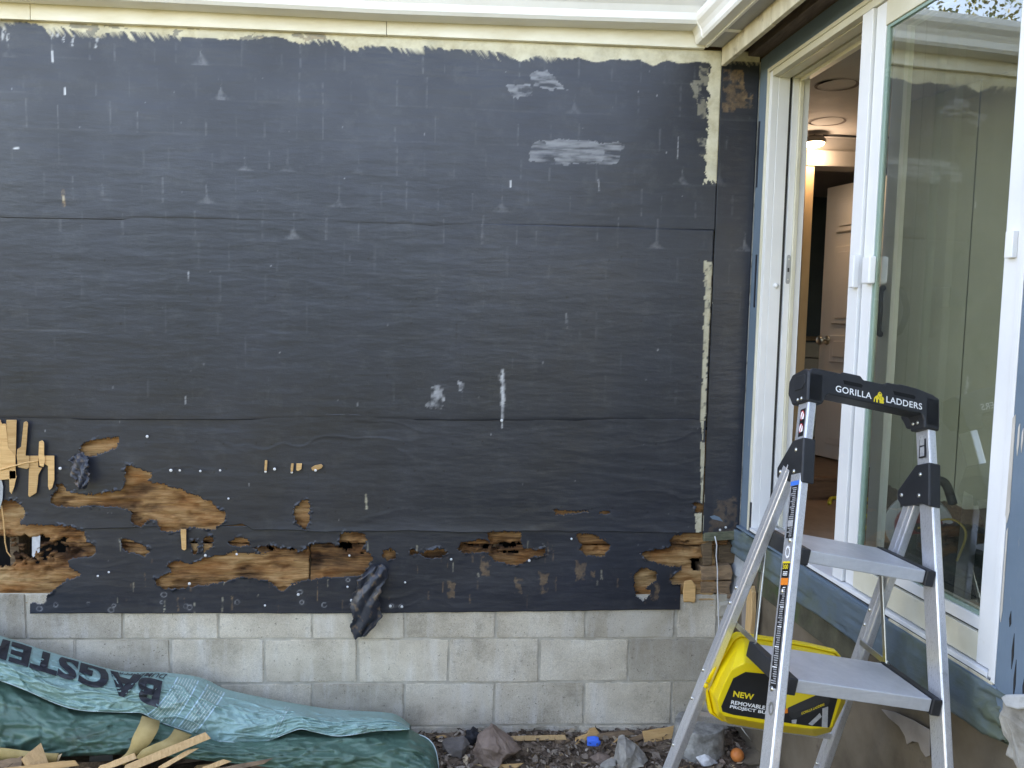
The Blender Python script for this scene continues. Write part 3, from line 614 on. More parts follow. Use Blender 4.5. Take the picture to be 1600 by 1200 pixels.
MB().tube([W3(u, v, -.030) for u, v in ((0, 734), (18, 729), (40, 723), (60, 720))], .004, 6, .002).build('splinter', FRESH, hw)
MB().prism([tuple(W3(u, v, -.012)) for u, v in ((1069,908),(1080,906),(1087,914),(1087,938),(1085,942),(1076,940),(1068,941),(1067,925))], [tuple(W3(u, v, .004)) for u, v in ((1069,908),(1080,906),(1087,914),(1087,938),(1085,942),(1076,940),(1068,941),(1067,925))]).build('rotten_chunk', FRESH, hw, .004)
# nails
nm = MB().disc((0, 0, 0), (0, -1, 0), .0062, .0025, 10); nme = None
for (u, v) in [(230,682),(267,735),(281,735),(313,736),(344,735),(357,779),(429,733),(415,737),(456,738),(493,735),(94,732),(543,917),(414,946),(549,938),(610,947),(628,948),(633,910),(466,929),(1125,828),(1134,824),(170,894),(296,912),(321,868),(827,876),(546,868),(784,657),(153,900),(370,866),(705,874),(893,842)]:
    p = W3(u, v, -.027 if u < 500 and 715 < v < 740 else -.0175); s = random.uniform(.75, 1.1)
    if nme is None:
        o = nm.build('nail', NAIL, hw); nme = o.data; o.location = tuple(p-ORG[hw.name]+0); o.location = tuple(p-ORG[hw.name])
        for vv in nme.vertices: vv.co += Vector(tuple(ORG[hw.name]))
    else:
        o = bpy.data.objects.new('nail', nme); COL.objects.link(o); o.parent = hw; o.location = tuple(p-ORG[hw.name])
    o.scale = (s, 1, s)
# curled flaps of torn paper
def flap(poly_rows, name='torn_flap', th=.0016):
    P = np.array(poly_rows); A = np.zeros(P.shape[:2]+(4,)); A[..., 3] = 1
    A[..., 2] = (fbm(P[..., 0]*60, P[..., 2]*60, 300) > .66)*.35
    o = grid_mesh(name, P, PAPER, hw, None, True, {'marks': A}); md = o.modifiers.new('t', 'SOLIDIFY'); md.thickness = th; return o
def hang(left, right, ys, cols=14, seed=0, bulge=.02):
    rows = []; n = 44
    lt = np.array([W(u, v) for u, v in left]); rt = np.array([W(u, v) for u, v in right]); ts = np.linspace(0, 1, len(left)); tr = np.linspace(0, 1, len(right)); ty = np.linspace(0, 1, len(ys))
    for t in np.linspace(0, 1, n):
        l = np.array([np.interp(t, ts, lt[:, 0]), np.interp(t, ts, lt[:, 1])]); r = np.array([np.interp(t, tr, rt[:, 0]), np.interp(t, tr, rt[:, 1])]); y = np.interp(t, ty, ys); row = []
        for q in np.linspace(0, 1, cols):
            x, z = l*(1-q)+r*q; yy = y-bulge*math.sin(q*math.pi)-.010*(fbm(np.array(q*2+seed), np.array(t*3), 310)-.5)-.013*abs((q*1.6+t*2.3+seed*.37) % 1-.5)*2-.006*abs((q*2.9-t*1.4) % 1-.5)*2
            row.append((x+.030*float(fbm(np.array(t*14+seed), np.array(q*2), 311)-.5)*abs(q-.5)*2, float(yy), z+.018*float(fbm(np.array(q*6+seed), np.array(t*9), 312)-.5)))
        rows.append(row)
    return flap(rows)
hang([(583, 880), (563, 900), (556, 920), (553, 945), (552, 968), (555, 990)], [(600, 878), (606, 892), (598, 912), (596, 930), (600, 955), (576, 986)], [-.020, -.040, -.05, -.055, -.05, -.04], 30, 1, .010)
hang([(116, 712), (118, 722), (123, 738), (129, 750), (137, 759)], [(130, 706), (146, 716), (150, 732), (153, 745), (145, 758)], [-.018, -.034, -.045, -.05, -.052], 20, 2, .004)
# ================================================================== EAVE OVER THE BACK WALL
ez_b = float(np.mean([W(u, v, -.035)[1] for u, v in ((0, 28), (520, 56), (1080, 70))])); gz = W(800, 38, -.035)[1]
rf = thing('house_roof', 'cream fascia and low roof edge above the black wall', 'roof', (0.2, 0, 3.0))
xs_j = [-2.6, W(47, 20, -.035)[0], W(604, 50, -.035)[0], W(1103, 60, -.035)[0]]
for a, b in zip(xs_j[:-1], xs_j[1:]):
    dy = random.uniform(-.001, .001)
    MB().prism([(a+.001, .0, ez_b), (a+.001, -.035+dy, ez_b), (a+.001, -.035+dy, gz+.13), (a+.001, .0, gz+.13)], [(b-.001, .0, ez_b), (b-.001, -.035+dy, ez_b), (b-.001, -.035+dy, gz+.13), (b-.001, .0, gz+.13)]).build('fascia_board', FASCIA, rf, .002)
MB().prism([(-6, -.03, gz+.132), (-6, 7, gz+.9), (-6, 7, gz+1.0), (-6, -.06, gz+.15)], [(3.0, -.03, gz+.132), (3.0, 7, gz+.9), (3.0, 7, gz+1.0), (3.0, -.06, gz+.15)]).build('roof_deck', plain('roof_shingle', (.07, .065, .06), (.12, .11, .1), 20, rough=.95), rf)
MB().box((-6, .23, -.1), (-1.91, .3, 3.15)).build('end_wall', CLAP, rf)
def gutter_prof(w, h, t=.003):
    out = [(0, h), (0, 0), (w*.58, 0), (w*.66, h*.1), (w*.70, h*.32), (w*.80, h*.5), (w*.95, h*.66), (w, h*.8), (w, h), (w*.94, h+.004), (w*.90, h-.004)]
    inn = [(w*.90+.0, h*.84), (w*.88, h*.74), (w*.74, h*.55), (w*.64, h*.36), (w*.60, t*2), (w*.55, t), (t, t), (t, h)]
    return out+inn
gt = thing('gutter', 'white rain gutter running along the eave above the black wall', 'gutter', (0.2, -.1, gz))
gp = gutter_prof(.135, .12); gxr = W(1112, 20, -.12)[0]
sag = [(-2.6, -.004), (-1.2, 0.0), (.3, -.010), (1.0, -.004), (gxr, 0.004)]
b = MB(); n = len(gp)
for x, dz in sag: b.v += [(x, -.037-y, gz+z+dz) for y, z in gp]
for k in range(len(sag)-1): b.f += [(k*n+i, k*n+(i+1) % n, (k+1)*n+(i+1) % n, (k+1)*n+i) for i in range(n)]
b.f += [tuple(range(n)), tuple((len(sag)-1)*n+i for i in range(n-1, -1, -1))]
b.build('trough', GUTTER, gt)
for u in (870,):
    x = W(u, 33, -.08)[0]; MB().box((x-.012, -.10, gz-.0035), (x+.022, -.09, gz-.001)).build('bracket_slot', plain('grey_slot', (.2, .19, .18)), gt)

def smooth_path(p, n=8):
    p = [np.asarray(q, float) for q in p]; out = []
    for i in range(len(p)-1):
        p0, p1, p2, p3 = p[max(i-1, 0)], p[i], p[i+1], p[min(i+2, len(p)-1)]
        for k in range(n):
            t_ = k/n; out.append(.5*((2*p1)+(-p0+p2)*t_+(2*p0-5*p1+4*p2-p3)*t_*t_+(-p0+3*p1-3*p2+p3)*t_**3))
    return out+[p[-1]]

# ================================================================== SIDE HOUSE: wall, trims, eave
def SB(b, s0, s1, z0, z1, o0, o1):
    return b.prism([RW(s0, z0, o0), RW(s1, z0, o0), RW(s1, z0, o1), RW(s0, z0, o1)], [RW(s0, z1, o0), RW(s1, z1, o0), RW(s1, z1, o1), RW(s0, z1, o1)])
def SP(b, poly, o0, o1):                                   # polygon in (s, z) given a thickness
    return b.prism([RW(s, z, o0) for s, z in poly], [RW(s, z, o1) for s, z in poly])
def sb(name, mat, par, *a, bevel=.0015): return SB(MB(), *a).build(name, mat, par, bevel)
DZ, DT = .942, 2.905
sw = thing('side_wall', 'blue trimmed side wall of the house around the sliding door', 'wall', RW(.8, .5, 0))
sb('casing_board', BLUEW, sw, .001, .0795, .925, 2.972, -.05, 0)
sb('header_board', BLUE, sw, .0800, 4.6, DT+.0005, 2.974, -.05, 0)
sb('wall_infill', OLDW, sw, -.6, 4.6, 2.976, 3.35, -.06, -.003)
sb('wall_infill', OLDW, sw, -2.6, -.01, .6, 2.97, -.14, -.05)
# casing edge: bare pale wood strip left where the siding met it
sb('bare_edge', plain('bare_paint_edge', (.40, .38, .34), (.55, .53, .48), 25, (1, 1, .3), rough=.8, grime=((.2, .19, .17), 16, .5)), sw, -.012, .0005, .93, 2.96, -.02, .0035, bevel=.001)
for v0, v1 in ((190, 292), (398, 480), (643, 720), (785, 832)):                 # black paper slivers stuck along the casing
    s0, z1 = SW(1186-(v0-190)*.022, v0, .003); _, z0 = SW(1186-(v1-190)*.022, v1, .003)
    sb('paper_sliver', PAPER, sw, s0-.004, s0+.006, z0, z1, .0002, .0035, bevel=0)
# sill board with a split and mossy face
ss = np.linspace(-.02, 1.60, 160); zz = np.linspace(0, 1, 18); SS, ZZ = np.meshgrid(ss, zz)
top = .915+.018*np.clip(SS/1.5, 0, 1); bot = .800+.004*np.sin(SS*9)+.008*(fbm(SS*14, SS*0, 401)-.5)+.03*np.clip(.12-SS, 0, 1)*6*0
Zs = bot+(top-bot)*ZZ; O = .030+.004*(fbm(SS*4, Zs*40, 402)-.5)-.010*np.clip(fbm(SS*7, Zs*60, 403)-.60, 0, 1)*6-.03*np.clip((SS-1.50)/.1, 0, 1)*(fbm(SS*20, Zs*50, 404) > .5)
P = CO+E0*SS[..., None]+N0*O[..., None]; P[..., 2] = Zs
o = grid_mesh('sill_board', P, MOSSY, sw); md = o.modifiers.new('t', 'SOLIDIFY'); md.thickness = .03; md.offset = -1
if True:
    pass
sb('sill_cap', BLUE, sw, -.015, 1.56, .9225, .9335, -.12, .018)
sb('sill_beam', plain('mossy_timber', (.045, .04, .025), (.10, .095, .06), 9, rough=.95, grime=((.05, .075, .025), 6, .5), bump=.6), sw, .22, .95, .70, .792, -.05, .012, bevel=.004)
sb('cream_caulk', CREAMB, sw, 1.12, 1.545, .924, .9395, .012, .0175, bevel=.001)
# corner post at the right: worn, ragged and split at its foot
pl = [(1.549, 3.0), (1.86, 3.0), (1.86, .95), (1.80, .93), (1.765, .90), (1.74, .945), (1.70, .895), (1.675, .87), (1.65, .905), (1.625, .872), (1.60, .89), (1.575, .868), (1.558, .90), (1.549, .93)]
SP(MB(), pl, -.10, .014).build('corner_post', BLUEW, sw, .002)
for s0, z0, z1 in ((1.60, 1.00, 1.09), (1.612, .93, 1.03), (1.64, .95, 1.0), (1.585, 1.1, 1.14)):
    SP(MB(), [(s0, z0), (s0+.004, (z0+z1)/2-.01), (s0+.001, z1), (s0-.003, (z0+z1)/2)], .0145, .0155).build('split', plain('split_dark', (.02, .02, .02), rough=1), sw)
for s0, z0, z1, w in ((1.553, 1.35, 1.62, .012), (1.570, 1.52, 1.60, .006), (1.582, 1.53, 1.59, .005), (1.595, 1.52, 1.57, .005), (1.556, 1.1, 1.34, .006)):
    SP(MB(), [(s0-w/2, z0+.02), (s0, z0), (s0+w/2, z0+.03), (s0+w*.3, z1), (s0-w*.4, z1-.01)], .0145, .0158).build('bare_wood_scar', plain('bare_scar', (.42, .38, .33), (.55, .51, .46), 40, (1, 1, .2), rough=.85), sw)
sb('siding', CLAP, sw, 1.862, 5.2, .85, 3.0, -.10, 0)
# mud coloured parge on the foundation below
SS, Z2 = np.meshgrid(np.linspace(-.05, 5.2, 210), np.linspace(-.25, .80, 50))
O = -.012+.018*(fbm(SS*2, Z2*2, 411)-.5)+.004*(fbm(SS*20, Z2*20, 412)-.5)
P = CO+E0*SS[..., None]+N0*O[..., None]; P[..., 2] = Z2
grid_mesh('parge_coat', P, PARGE, sw)
pe = [SW(u, v, .0) for u, v in ((1380, 1108), (1400, 1112), (1430, 1125), (1456, 1140), (1456, 1180), (1450, 1183), (1442, 1172), (1438, 1160), (1428, 1158), (1420, 1163), (1417, 1150), (1408, 1135), (1392, 1122))]
SP(MB(), pe, .004, .007).build('peeling_skim', PEEL, sw, .001)
# old clapboards that run on behind the end of the papered wall, and the rotten stuff in the corner
for k, (z0, dz) in enumerate(((.60, .105), (.703, .105), (.806, .1))):
    b = MB(); b.prism([RW(-.55, z0, .012), RW(-.55, z0, -.01), RW(-.55, z0+dz, -.01), RW(-.55, z0+dz, .0)], [RW(.10-.03*k, z0, .012), RW(.10-.03*k, z0, -.01), RW(.10-.03*k, z0+dz, -.01), RW(.10-.03*k, z0+dz, .0)]); b.build('clapboard', CLAP, sw, .001)
def chunk(name, mat, par, pts, y0, y1, bevel=.003, rag=.004):
    A = [W3(u, v, y0) for u, v in pts]; B = [W3(u, v, y0)+np.array([0, y1-y0, 0]) for u, v in pts]
    J_ = lambda P: [p+np.array([random.uniform(-rag, rag), random.uniform(-rag, rag)*.5, random.uniform(-rag, rag)]) for p in P]
    return MB().prism(J_(A), J_(B)).build(name, mat, par, bevel, loc=None)
ct = thing('corner_timber', 'rotten splintered timber ends in the corner under the black paper strip', 'timber', W3(1120, 930, .02))
chunk('timber_layer', SCRAP, ct, [(1096, 886), (1142, 884), (1145, 895), (1144, 906), (1096, 908)], -.004, .09)
chunk('timber_layer', SCRAP, ct, [(1094, 910), (1143, 907), (1141, 916), (1142, 926), (1096, 928)], .004, .09)
chunk('timber_layer', OLDW, ct, [(1122, 846), (1140, 846), (1148, 862), (1147, 880), (1132, 884), (1122, 876)], .03, .12)
chunk('timber_layer', OLDW, ct, [(1096, 850), (1112, 846), (1112, 884), (1098, 884)], -.002, .05)
gb = chunk('edge_board', plain('algae_board', (.045, .05, .035), (.12, .125, .08), 14, (1, 1, 5), rough=.9, bump=.5, c3=(.17, .16, .11)), ct, [(1099, 833), (1149, 829), (1149, 843), (1099, 846)], -.010, .03)
MB().prism([W3(u, v, -.008) for u, v in ((1109, 807), (1116, 805), (1124, 808), (1130, 815), (1122, 813), (1113, 811))], [W3(u, v, -.0065) for u, v in ((1109, 807), (1116, 805), (1124, 808), (1130, 815), (1122, 813), (1113, 811))]).build('blue_paint_flake', BLUE, ct)
cb = MB().tube([W3(u, v, -.02) for u, v in ((1117, 838), (1120, 852), (1119, 868), (1121, 890), (1121, 915), (1122, 940), (1123, 975), (1121, 1000))], .0028, 6).build('cable', plain('grey_cable', (.55, .55, .55), (.66, .66, .66), 30, rough=.5), None, 0, True, loc=None)
prop(cb, 'thin grey cable hanging down in the corner beside the block foundation', 'cable')
stk = thing('broken_stake', 'tan broken wooden stake standing against the muddy side foundation', 'wood', RW(.2, .45, .03))
SP(MB(), [(.17, .50), (.225, .50), (.23, .62), (.222, .70), (.205, .725), (.19, .70), (.175, .71)], .014, .034).build('stake', FRESHX, stk, .002)
for k, (z0, r) in enumerate(((.56, .035), (.50, .03), (.44, .04), (.62, .03))):
    pass
mt = thing('torn_membrane', 'torn pale grey building membrane hanging beside the broken stake', 'membrane', RW(.15, .45, .03))
SP(MB(), [(.10, .46), (.16, .43), (.168, .56), (.15, .66), (.13, .72), (.11, .70), (.085, .60)], .010, .014).build('sheet', PEEL, mt)
# eave of the side house: blocking, frieze, soffit
sf = thing('side_roof', 'side house eave with soffit, cream frieze and bare brown blocking above the door', 'roof', RW(1, 2.95, .2))
sb('blocking_board', BROWNB, sf, .012, 4.8, 2.976, 3.03, -.0, .064, bevel=.003)
sb('dark_gap_panel', OLDW, sf, .012, 4.8, 3.02, 3.06, .066, .158, bevel=.002)
sj = SW(1205, 35, .18)[0]
sb('frieze_board', CREAMB, sf, .012, sj-.001, 2.928, 3.004, .160, .182, bevel=.003); sb('frieze_board', CREAMB, sf, sj+.001, 4.8, 2.930, 3.004, .160, .1815, bevel=.003)
sk = SW(1140, 47, .2)[0]
sb('soffit_panel', SOFFIT, sf, .014, .20, 3.0045, 3.02, .150, .252); sb('soffit_panel', SOFFIT, sf, .203, 4.8, 3.0047, 3.02, .150, .252)
sb('soffit_strip', GUTTER, sf, .19, .212, 3.001, 3.0043, .183, .25, bevel=.0005)
sb('fascia_board', FASCIA, sf, .014, 4.8, 3.021, 3.14, .200, .2465)
MB().prism([RW(-3, 3.145, .24), RW(5.2, 3.145, .24), RW(5.2, 3.165, .30), RW(-3, 3.165, .30)], [RW(-3, 4.6, -5), RW(5.2, 4.6, -5), RW(5.2, 4.7, -5), RW(-3, 4.7, -5)]).build('roof_deck', plain('roof_shingle_dark', (.06, .06, .06), (.11, .105, .1), 20, rough=.95), sf)
g2 = thing('gutter', 'white rain gutter above the sliding door, running towards the viewer', 'gutter', RW(1, 3.0, .28))
gq = gutter_prof(.085, .098); b = MB()
for s0 in (.020, 4.8): b.v += [tuple(RW(s0, 3.006+z, .2475+y)) for y, z in gq]
n = len(gq); b.f += [(i, (i+1) % n, n+(i+1) % n, n+i) for i in range(n)]+[tuple(range(n)), tuple(range(2*n-1, n-1, -1))]
b.build('trough', GUTTER, g2)
sb('bottom_lip', GUTTER, g2, .018, 4.8, 2.998, 3.0056, .246, .258, bevel=.0008)
b = MB()
for s0, e in ((.085, .0), (.088, .0035), (.098, .0035), (.101, .0)): b.v += [tuple(RW(s0, 3.006+z*(1+e*4)-e*.4, .2475+y+(e if y > .03 else 0))) for y, z in gq[1:9]]
m = 8; b.f += [(k*m+i, k*m+i+1, (k+1)*m+i+1, (k+1)*m+i) for k in range(3) for i in range(m-1)]
b.build('joint_band', GUTTER, g2)
# ================================================================== SLIDING DOOR
dr = thing('sliding_door', 'white sliding glass door with its left half open', 'door', RW(.8, DZ, -.05))
fr = sb('frame', WHITE, dr, .0940, .1175, DZ, 2.888, -.030, -.001)
def part(name, mat, par, *a, bevel=.0015): return sb(name, mat, par, *a, bevel=bevel)
for a in ((.0905, .1190, DZ, 2.886, -.0795, -.0302), (.0905, .117, DZ, 2.886, -.122, -.0955), (.0905, .118, DZ, 2.886, -.168, -.1385)): part('jamb_strip', WHITE, dr, *a)
part('jamb_strip', CREAMV, dr, .0905, .127, DZ, 2.886, -.1383, -.1222)
part('track_groove', DARKM, dr, .0905, .106, DZ, 2.886, -.0953, -.0797, bevel=0)
part('brick_mould', CREAMV, dr, .0800, .0935, .934, DT, -.01, .005); part('brick_mould', CREAMV, dr, .0937, 1.5455, 2.8905, DT, -.01, .0048); part('brick_mould', WHITE, dr, 1.534, 1.5475, .936, 2.89, -.02, .0135)
for (z0, z1, o0, o1) in ((2.864, 2.890, -.030, -.001), (2.861, 2.8898, -.0795, -.0302), (2.863, 2.8897, -.122, -.0955), (2.862, 2.8896, -.168, -.1385)): part('head_strip', CREAMV, dr, .1195, 1.533, z0, z1, o0, o1)
part('head_strip', CREAMV, dr, .1195, 1.533, 2.850, 2.8895, -.1383, -.1222); part('track_groove', DARKM, dr, .1195, 1.533, 2.876, 2.8894, -.0953, -.0797, bevel=0)
part('jamb_strip', WHITE, dr, 1.517, 1.5335, DZ, 2.862, -.168, .006)
th = part('threshold', WHITE, dr, .1195, 1.516, .934, .953, -.17, .010); part('track_rail', STEEL, th, .13, 1.515, .9532, .966, -.062, -.056, bevel=.0008); part('track_rail', STEEL, th, .13, 1.515, .9532, .966, -.112, -.106, bevel=.0008)
part('weather_strip', DARKM, th, .1195, 1.516, .9365, .9405, .0102, .0125, bevel=0)
def face_out(o):
    if o.data.polygons[0].normal.dot(Vector(tuple(N0))) < 0: o.data.flip_normals()
    return o
GL = glass_mat('window_glass', (.86, .91, .87, 1), 3.2); GL2 = glass_mat('window_glass_inner', (.88, .93, .90, 1), 1.6)
fp = thing('tmp', 'x', 'x', RW(1.1, 1.9, -.02)); bpy.data.objects.remove(fp); ORG.pop('tmp', None)
fx = part('fixed_panel', WHITE, dr, .768, .829, .956, 2.862, -.036, 0.0)
for nm_, mt_, a in (('interlock_stile', WHITE, (.8345, .888, .956, 2.861, -.036, -.010)), ('right_stile', WHITE, (1.462, 1.5165, .956, 2.861, -.036, -.003)), ('top_rail', CREAMV, (.8882, 1.4618, 2.785, 2.861, -.036, -.008)),
                    ('kick_rail', CREAMV, (.8882, 1.4618, .958, 1.034, -.036, -.004)), ('bottom_rail', WHITE, (.8882, 1.4618, 1.040, 1.074, -.036, -.009)),
                    ('gasket', DARKM, (.8884, 1.4616, 1.0345, 1.0395, -.034, -.014)), ('gasket', DARKM, (.829, .8345, .956, 2.861, -.034, -.02))): part(nm_, mt_, fx, *a)
EDG = plain('green_glass_edge', (.20, .30, .26), (.26, .36, .31), 4, rough=.25)
for a in ((.8884, .902, 1.0745, 2.7845, -.030, -.0135), (1.449, 1.4617, 1.0745, 2.7845, -.030, -.0135), (.902, 1.449, 1.0745, 1.086, -.030, -.0135), (.902, 1.449, 2.774, 2.7845, -.030, -.0135)): part('glazing_bead', EDG, fx, *a, bevel=.001)
b = MB(); b.add([RW(.895, 1.079, -.019), RW(1.456, 1.079, -.019), RW(1.456, 2.78, -.019), RW(.895, 2.78, -.019)], [(0, 1, 2, 3)]); face_out(b.build('glass_pane', GL, fx))
slp = part('sliding_panel', WHITE, dr, .80, .862, .967, 2.855, -.128, -.098)
for nm_, a in (('stile', (1.45, 1.51, .967, 2.855, -.128, -.098)), ('bottom_rail', (.862, 1.45, .967, 1.045, -.128, -.098)), ('top_rail', (.862, 1.45, 2.80, 2.855, -.128, -.098))): part(nm_, WHITE, slp, *a)
b = MB(); b.add([RW(.86, 1.044, -.112), RW(1.451, 1.044, -.112), RW(1.451, 2.80, -.112), RW(.86, 2.80, -.112)], [(0, 1, 2, 3)]); face_out(b.build('glass_pane', GL2, slp))
hs, hz0 = SW(1370, 522, -.075); _, hz1 = SW(1370, 450, -.075)
MB().tube(smooth_path([RW(hs-.012, hz0, -.097), RW(hs+.008, hz0+.008, -.075), RW(hs+.022, hz0+.05, -.066), RW(hs+.026, (hz0+hz1)/2, -.064), RW(hs+.022, hz1-.05, -.066), RW(hs+.008, hz1-.008, -.075), RW(hs-.012, hz1, -.097)], 4), .010, 10).build('pull_handle', DARKM, slp, 0, True)
# latches, strike plate, knob
s0, z0 = SW(1325, 450, .02); _, z1 = SW(1331, 398, .02); part('latch_pull', WHITE, fx, s0+.004, s0+.03, z0, z1, 0.0003, .022, bevel=.004)
s0, z0 = SW(1344, 444, .012); _, z1 = SW(1344, 402, .012); part('latch_pull', WHITE, fx, s0+.006, s0+.05, z0, z1, -.0098, .014, bevel=.005)
s0, z0 = SW(1564, 404, .012); _, z1 = SW(1564, 363, .012); part('keeper', WHITE, fx, 1.478, 1.504, z0, z1, -.0028, .012, bevel=.002)
z0 = SW(1230, 443, -.1)[1]; z1 = SW(1230, 398, -.1)[1]
pts = [(-.102, z0+.008), (-.106, z0), (-.116, z0), (-.12, z0+.008), (-.12, z1-.008), (-.116, z1), (-.106, z1), (-.102, z1-.008)]
sp_ = MB().prism([RW(.1172, z, o) for o, z in pts], [RW(.1195, z, o) for o, z in pts]).build('strike_plate', plain('strike_grey', (.30, .31, .31), (.38, .39, .39), 20, rough=.5), dr, .0008)
MB().prism([RW(.1197, z, o) for o, z in ((-.107, z0+.05), (-.115, z0+.05), (-.115, z1-.055), (-.107, z1-.055))], [RW(.1203, z, o) for o, z in ((-.107, z0+.05), (-.115, z0+.05), (-.115, z1-.055), (-.107, z1-.055))]).build('strike_slot', DARKM, sp_)
for zz_ in (z0+.018, z1-.018): MB().disc(RW(.1196, zz_, -.111), E0, .0035, .0015).build('screw', STEEL, sp_)
zk = SW(1208, 447, -.06)[1]; MB().disc(RW(.1192, zk, -.058), E0, .011, .012, 14).build('plug_knob', WHITE, dr, 0, True)
# ================================================================== ROOM BEHIND THE DOOR
FLZ, LZ, CZ = .90, 1.02, 2.905
WOODF = wood('plywood_floor', (.22, .145, .095, 1), (.32, .215, .145, 1), st=(3, 3, 1), scale=4, rnd=False, bump=.1)
CEIL = plain('ceiling_paint', (.30, .285, .275), (.35, .335, .325), 3, rough=.8, grime=((.27, .25, .24), 5, .6))
GREEN = plain('pale_green_wall', (.33, .325, .235), (.385, .38, .28), 2.5, rough=.6, grime=((.31, .32, .22), 4, .6))
def st(o, label, cat): return prop(o, label, cat, kind='structure')
st(MB().prism([RW(4.6, FLZ-.03, -.1685), RW(-.75, FLZ-.03, -.1685), (6.2, .70, FLZ-.03), (6.2, -4.6, FLZ-.03)], [RW(4.6, FLZ, -.1685), RW(-.75, FLZ, -.1685), (6.2, .70, FLZ), (6.2, -4.6, FLZ)]).build('room_floor', WOODF), 'bare plywood floor inside the open sliding door', 'floor')
st(MB().box((1.75, .702, LZ-.16), (6.2, 4.2, LZ)).build('landing_floor', wood('landing_floor', (.13, .09, .06, 1), (.22, .15, .10, 1), st=(2, 9, 1), rnd=False)), 'raised brown landing floor beyond the room', 'floor')
st(MB().prism([RW(4.6, CZ, -.062), RW(-2.4, CZ, -.145), (6.2, 4.2, CZ), (6.2, -4.6, CZ)], [RW(4.6, CZ+.03, -.062), RW(-2.4, CZ+.03, -.145), (6.2, 4.2, CZ+.03), (6.2, -4.6, CZ+.03)]).build('room_ceiling', CEIL), 'brownish ceiling of the room behind the sliding door', 'ceiling')
RISER = wood('stair_riser', (.17, .085, .045, 1), (.27, .145, .08, 1), st=(1.5, 9, 9), rnd=False, bump=.15)
stp = thing('step', 'brown wooden step at the far end of the room floor', 'step', (2.7, .68, FLZ))
MB().box((2.35, .682, FLZ), (3.4, .700, LZ-.022)).build('riser', RISER, stp, .002); MB().box((2.35, .672, LZ-.020), (3.4, .7015, LZ+.003)).build('nosing', RISER, stp, .006)
# wall with opening to the next room: left cheek tan, header beam
TAN = plain('tan_casing', (.50, .34, .19), (.58, .42, .25), 5, (3, 3, .5), rough=.6)
def colx(u, v, y): return W(u, v, y)[0]
yw = 1.0
st(MB().box((1.80, yw, FLZ), (colx(1249, 450, yw), yw+.10, CZ)).build('interior_wall', CEIL), 'inner room wall left of the far opening', 'wall')
MB().box((colx(1249, 450, yw)+.0005, yw-.012, FLZ), (colx(1262, 450, yw), yw+.115, 2.74)).build('casing', TAN, None, .002)
cs = bpy.data.objects['casing']; prop(cs, 'tan wooden casing strip beside the far doorway in the room', 'casing')
hb = thing('header_beam', 'pale beam over the far opening inside the room', 'beam', (2.9, yw, 2.74))
MB().box((colx(1249, 450, yw)+.001, yw-.02, 2.742), (4.2, yw+.12, 2.83)).build('beam', CEIL, hb, .004); MB().box((colx(1249, 450, yw)+.001, yw+.01, 2.831), (4.2, yw+.10, CZ)).build('panel', CEIL, hb)
st(MB().box((1.8, 2.90, LZ), (6.2, 2.95, CZ)).build('interior_wall', plain('dark_teal_wall', (.018, .035, .05), (.03, .05, .065), 3, rough=.7)), 'dark blue wall of the far inner room', 'wall')
st(MB().box((6.15, -4.6, FLZ), (6.2, 4.2, CZ)).build('interior_wall', CEIL), 'far right wall of the house interior', 'wall')
st(MB().box((2.4, -4.65, FLZ), (6.2, -4.6, 1.5)).box((2.4, -4.65, 2.7), (6.2, -4.6, 3.2)).box((2.4, -4.65, 1.5001), (2.7, -4.6, 2.6999)).build('interior_wall', CEIL), 'end wall of the house interior with an opening added to let daylight in', 'wall')  # wide opening added out of view so sky light brightens the room
# pale green wall facing the door: two sheets with an open joint and a broken lower edge
A, B = np.array([2.715, .35]), np.array([2.897, -.193]); D = (B-A)/np.linalg.norm(B-A); nrm = np.array([D[1], -D[0]])
if nrm[0] > 0: nrm = -nrm
def gw(t, z, o=0.0): q = A+D*t+nrm*o; return np.array([q[0], q[1], z])
gwl = thing('partition_wall', 'pale green drywall partition seen through the closed door panel', 'wall', gw(.8, FLZ, 0))
def gsheet(t0, t1, z0fn):
    ts = np.linspace(t0, t1, 40); poly = [(t, z0fn(t)) for t in ts]+[(t1, CZ-.002), (t0, CZ-.002)]
    return MB().prism([gw(t, z, 0) for t, z in poly], [gw(t, z, -.014) for t, z in poly]).build('drywall_sheet', GREEN, gwl)
tj = .43
gsheet(0, tj-.003, lambda t: 1.055+.010*math.sin(t*31)+.012*random.random()); gsheet(tj+.003, 2.6, lambda t: 1.05+.012*math.sin(t*23)+.016*random.random())
MB().prism([gw(0, FLZ, -.02), gw(2.6, FLZ, -.02), gw(2.6, FLZ, -.10), gw(0, FLZ, -.10)], [gw(0, CZ, -.02), gw(2.6, CZ, -.02), gw(2.6, CZ, -.10), gw(0, CZ, -.10)]).build('framing', OLDW, gwl)
MB().prism([gw(-.01, FLZ, .004), gw(-.0, FLZ, .004), gw(-.0, FLZ, -.11), gw(-.01, FLZ, -.11)], [gw(-.01, CZ, .004), gw(-.0, CZ, .004), gw(-.0, CZ, -.11), gw(-.01, CZ, -.11)]).build('end_trim', GREEN, gwl)
MB().prism([gw(0, FLZ+.001, .0), gw(2.6, FLZ+.001, .0), gw(2.6, FLZ+.001, .02), gw(0, FLZ+.001, .02)], [gw(0, FLZ+.05, .0), gw(2.6, FLZ+.05, .0), gw(2.6, FLZ+.05, .02), gw(0, FLZ+.05, .02)]).build('bottom_plate', OLDW, gwl, .002)
MB().prism([gw(.30, 1.93, .0), gw(.35, 1.93, .0), gw(.35, 1.93, .006), gw(.30, 1.93, .006)], [gw(.30, 2.02, .0), gw(.35, 2.02, .0), gw(.35, 2.02, .006), gw(.30, 2.02, .006)]).build('switch_plate', GREEN, gwl, .002)
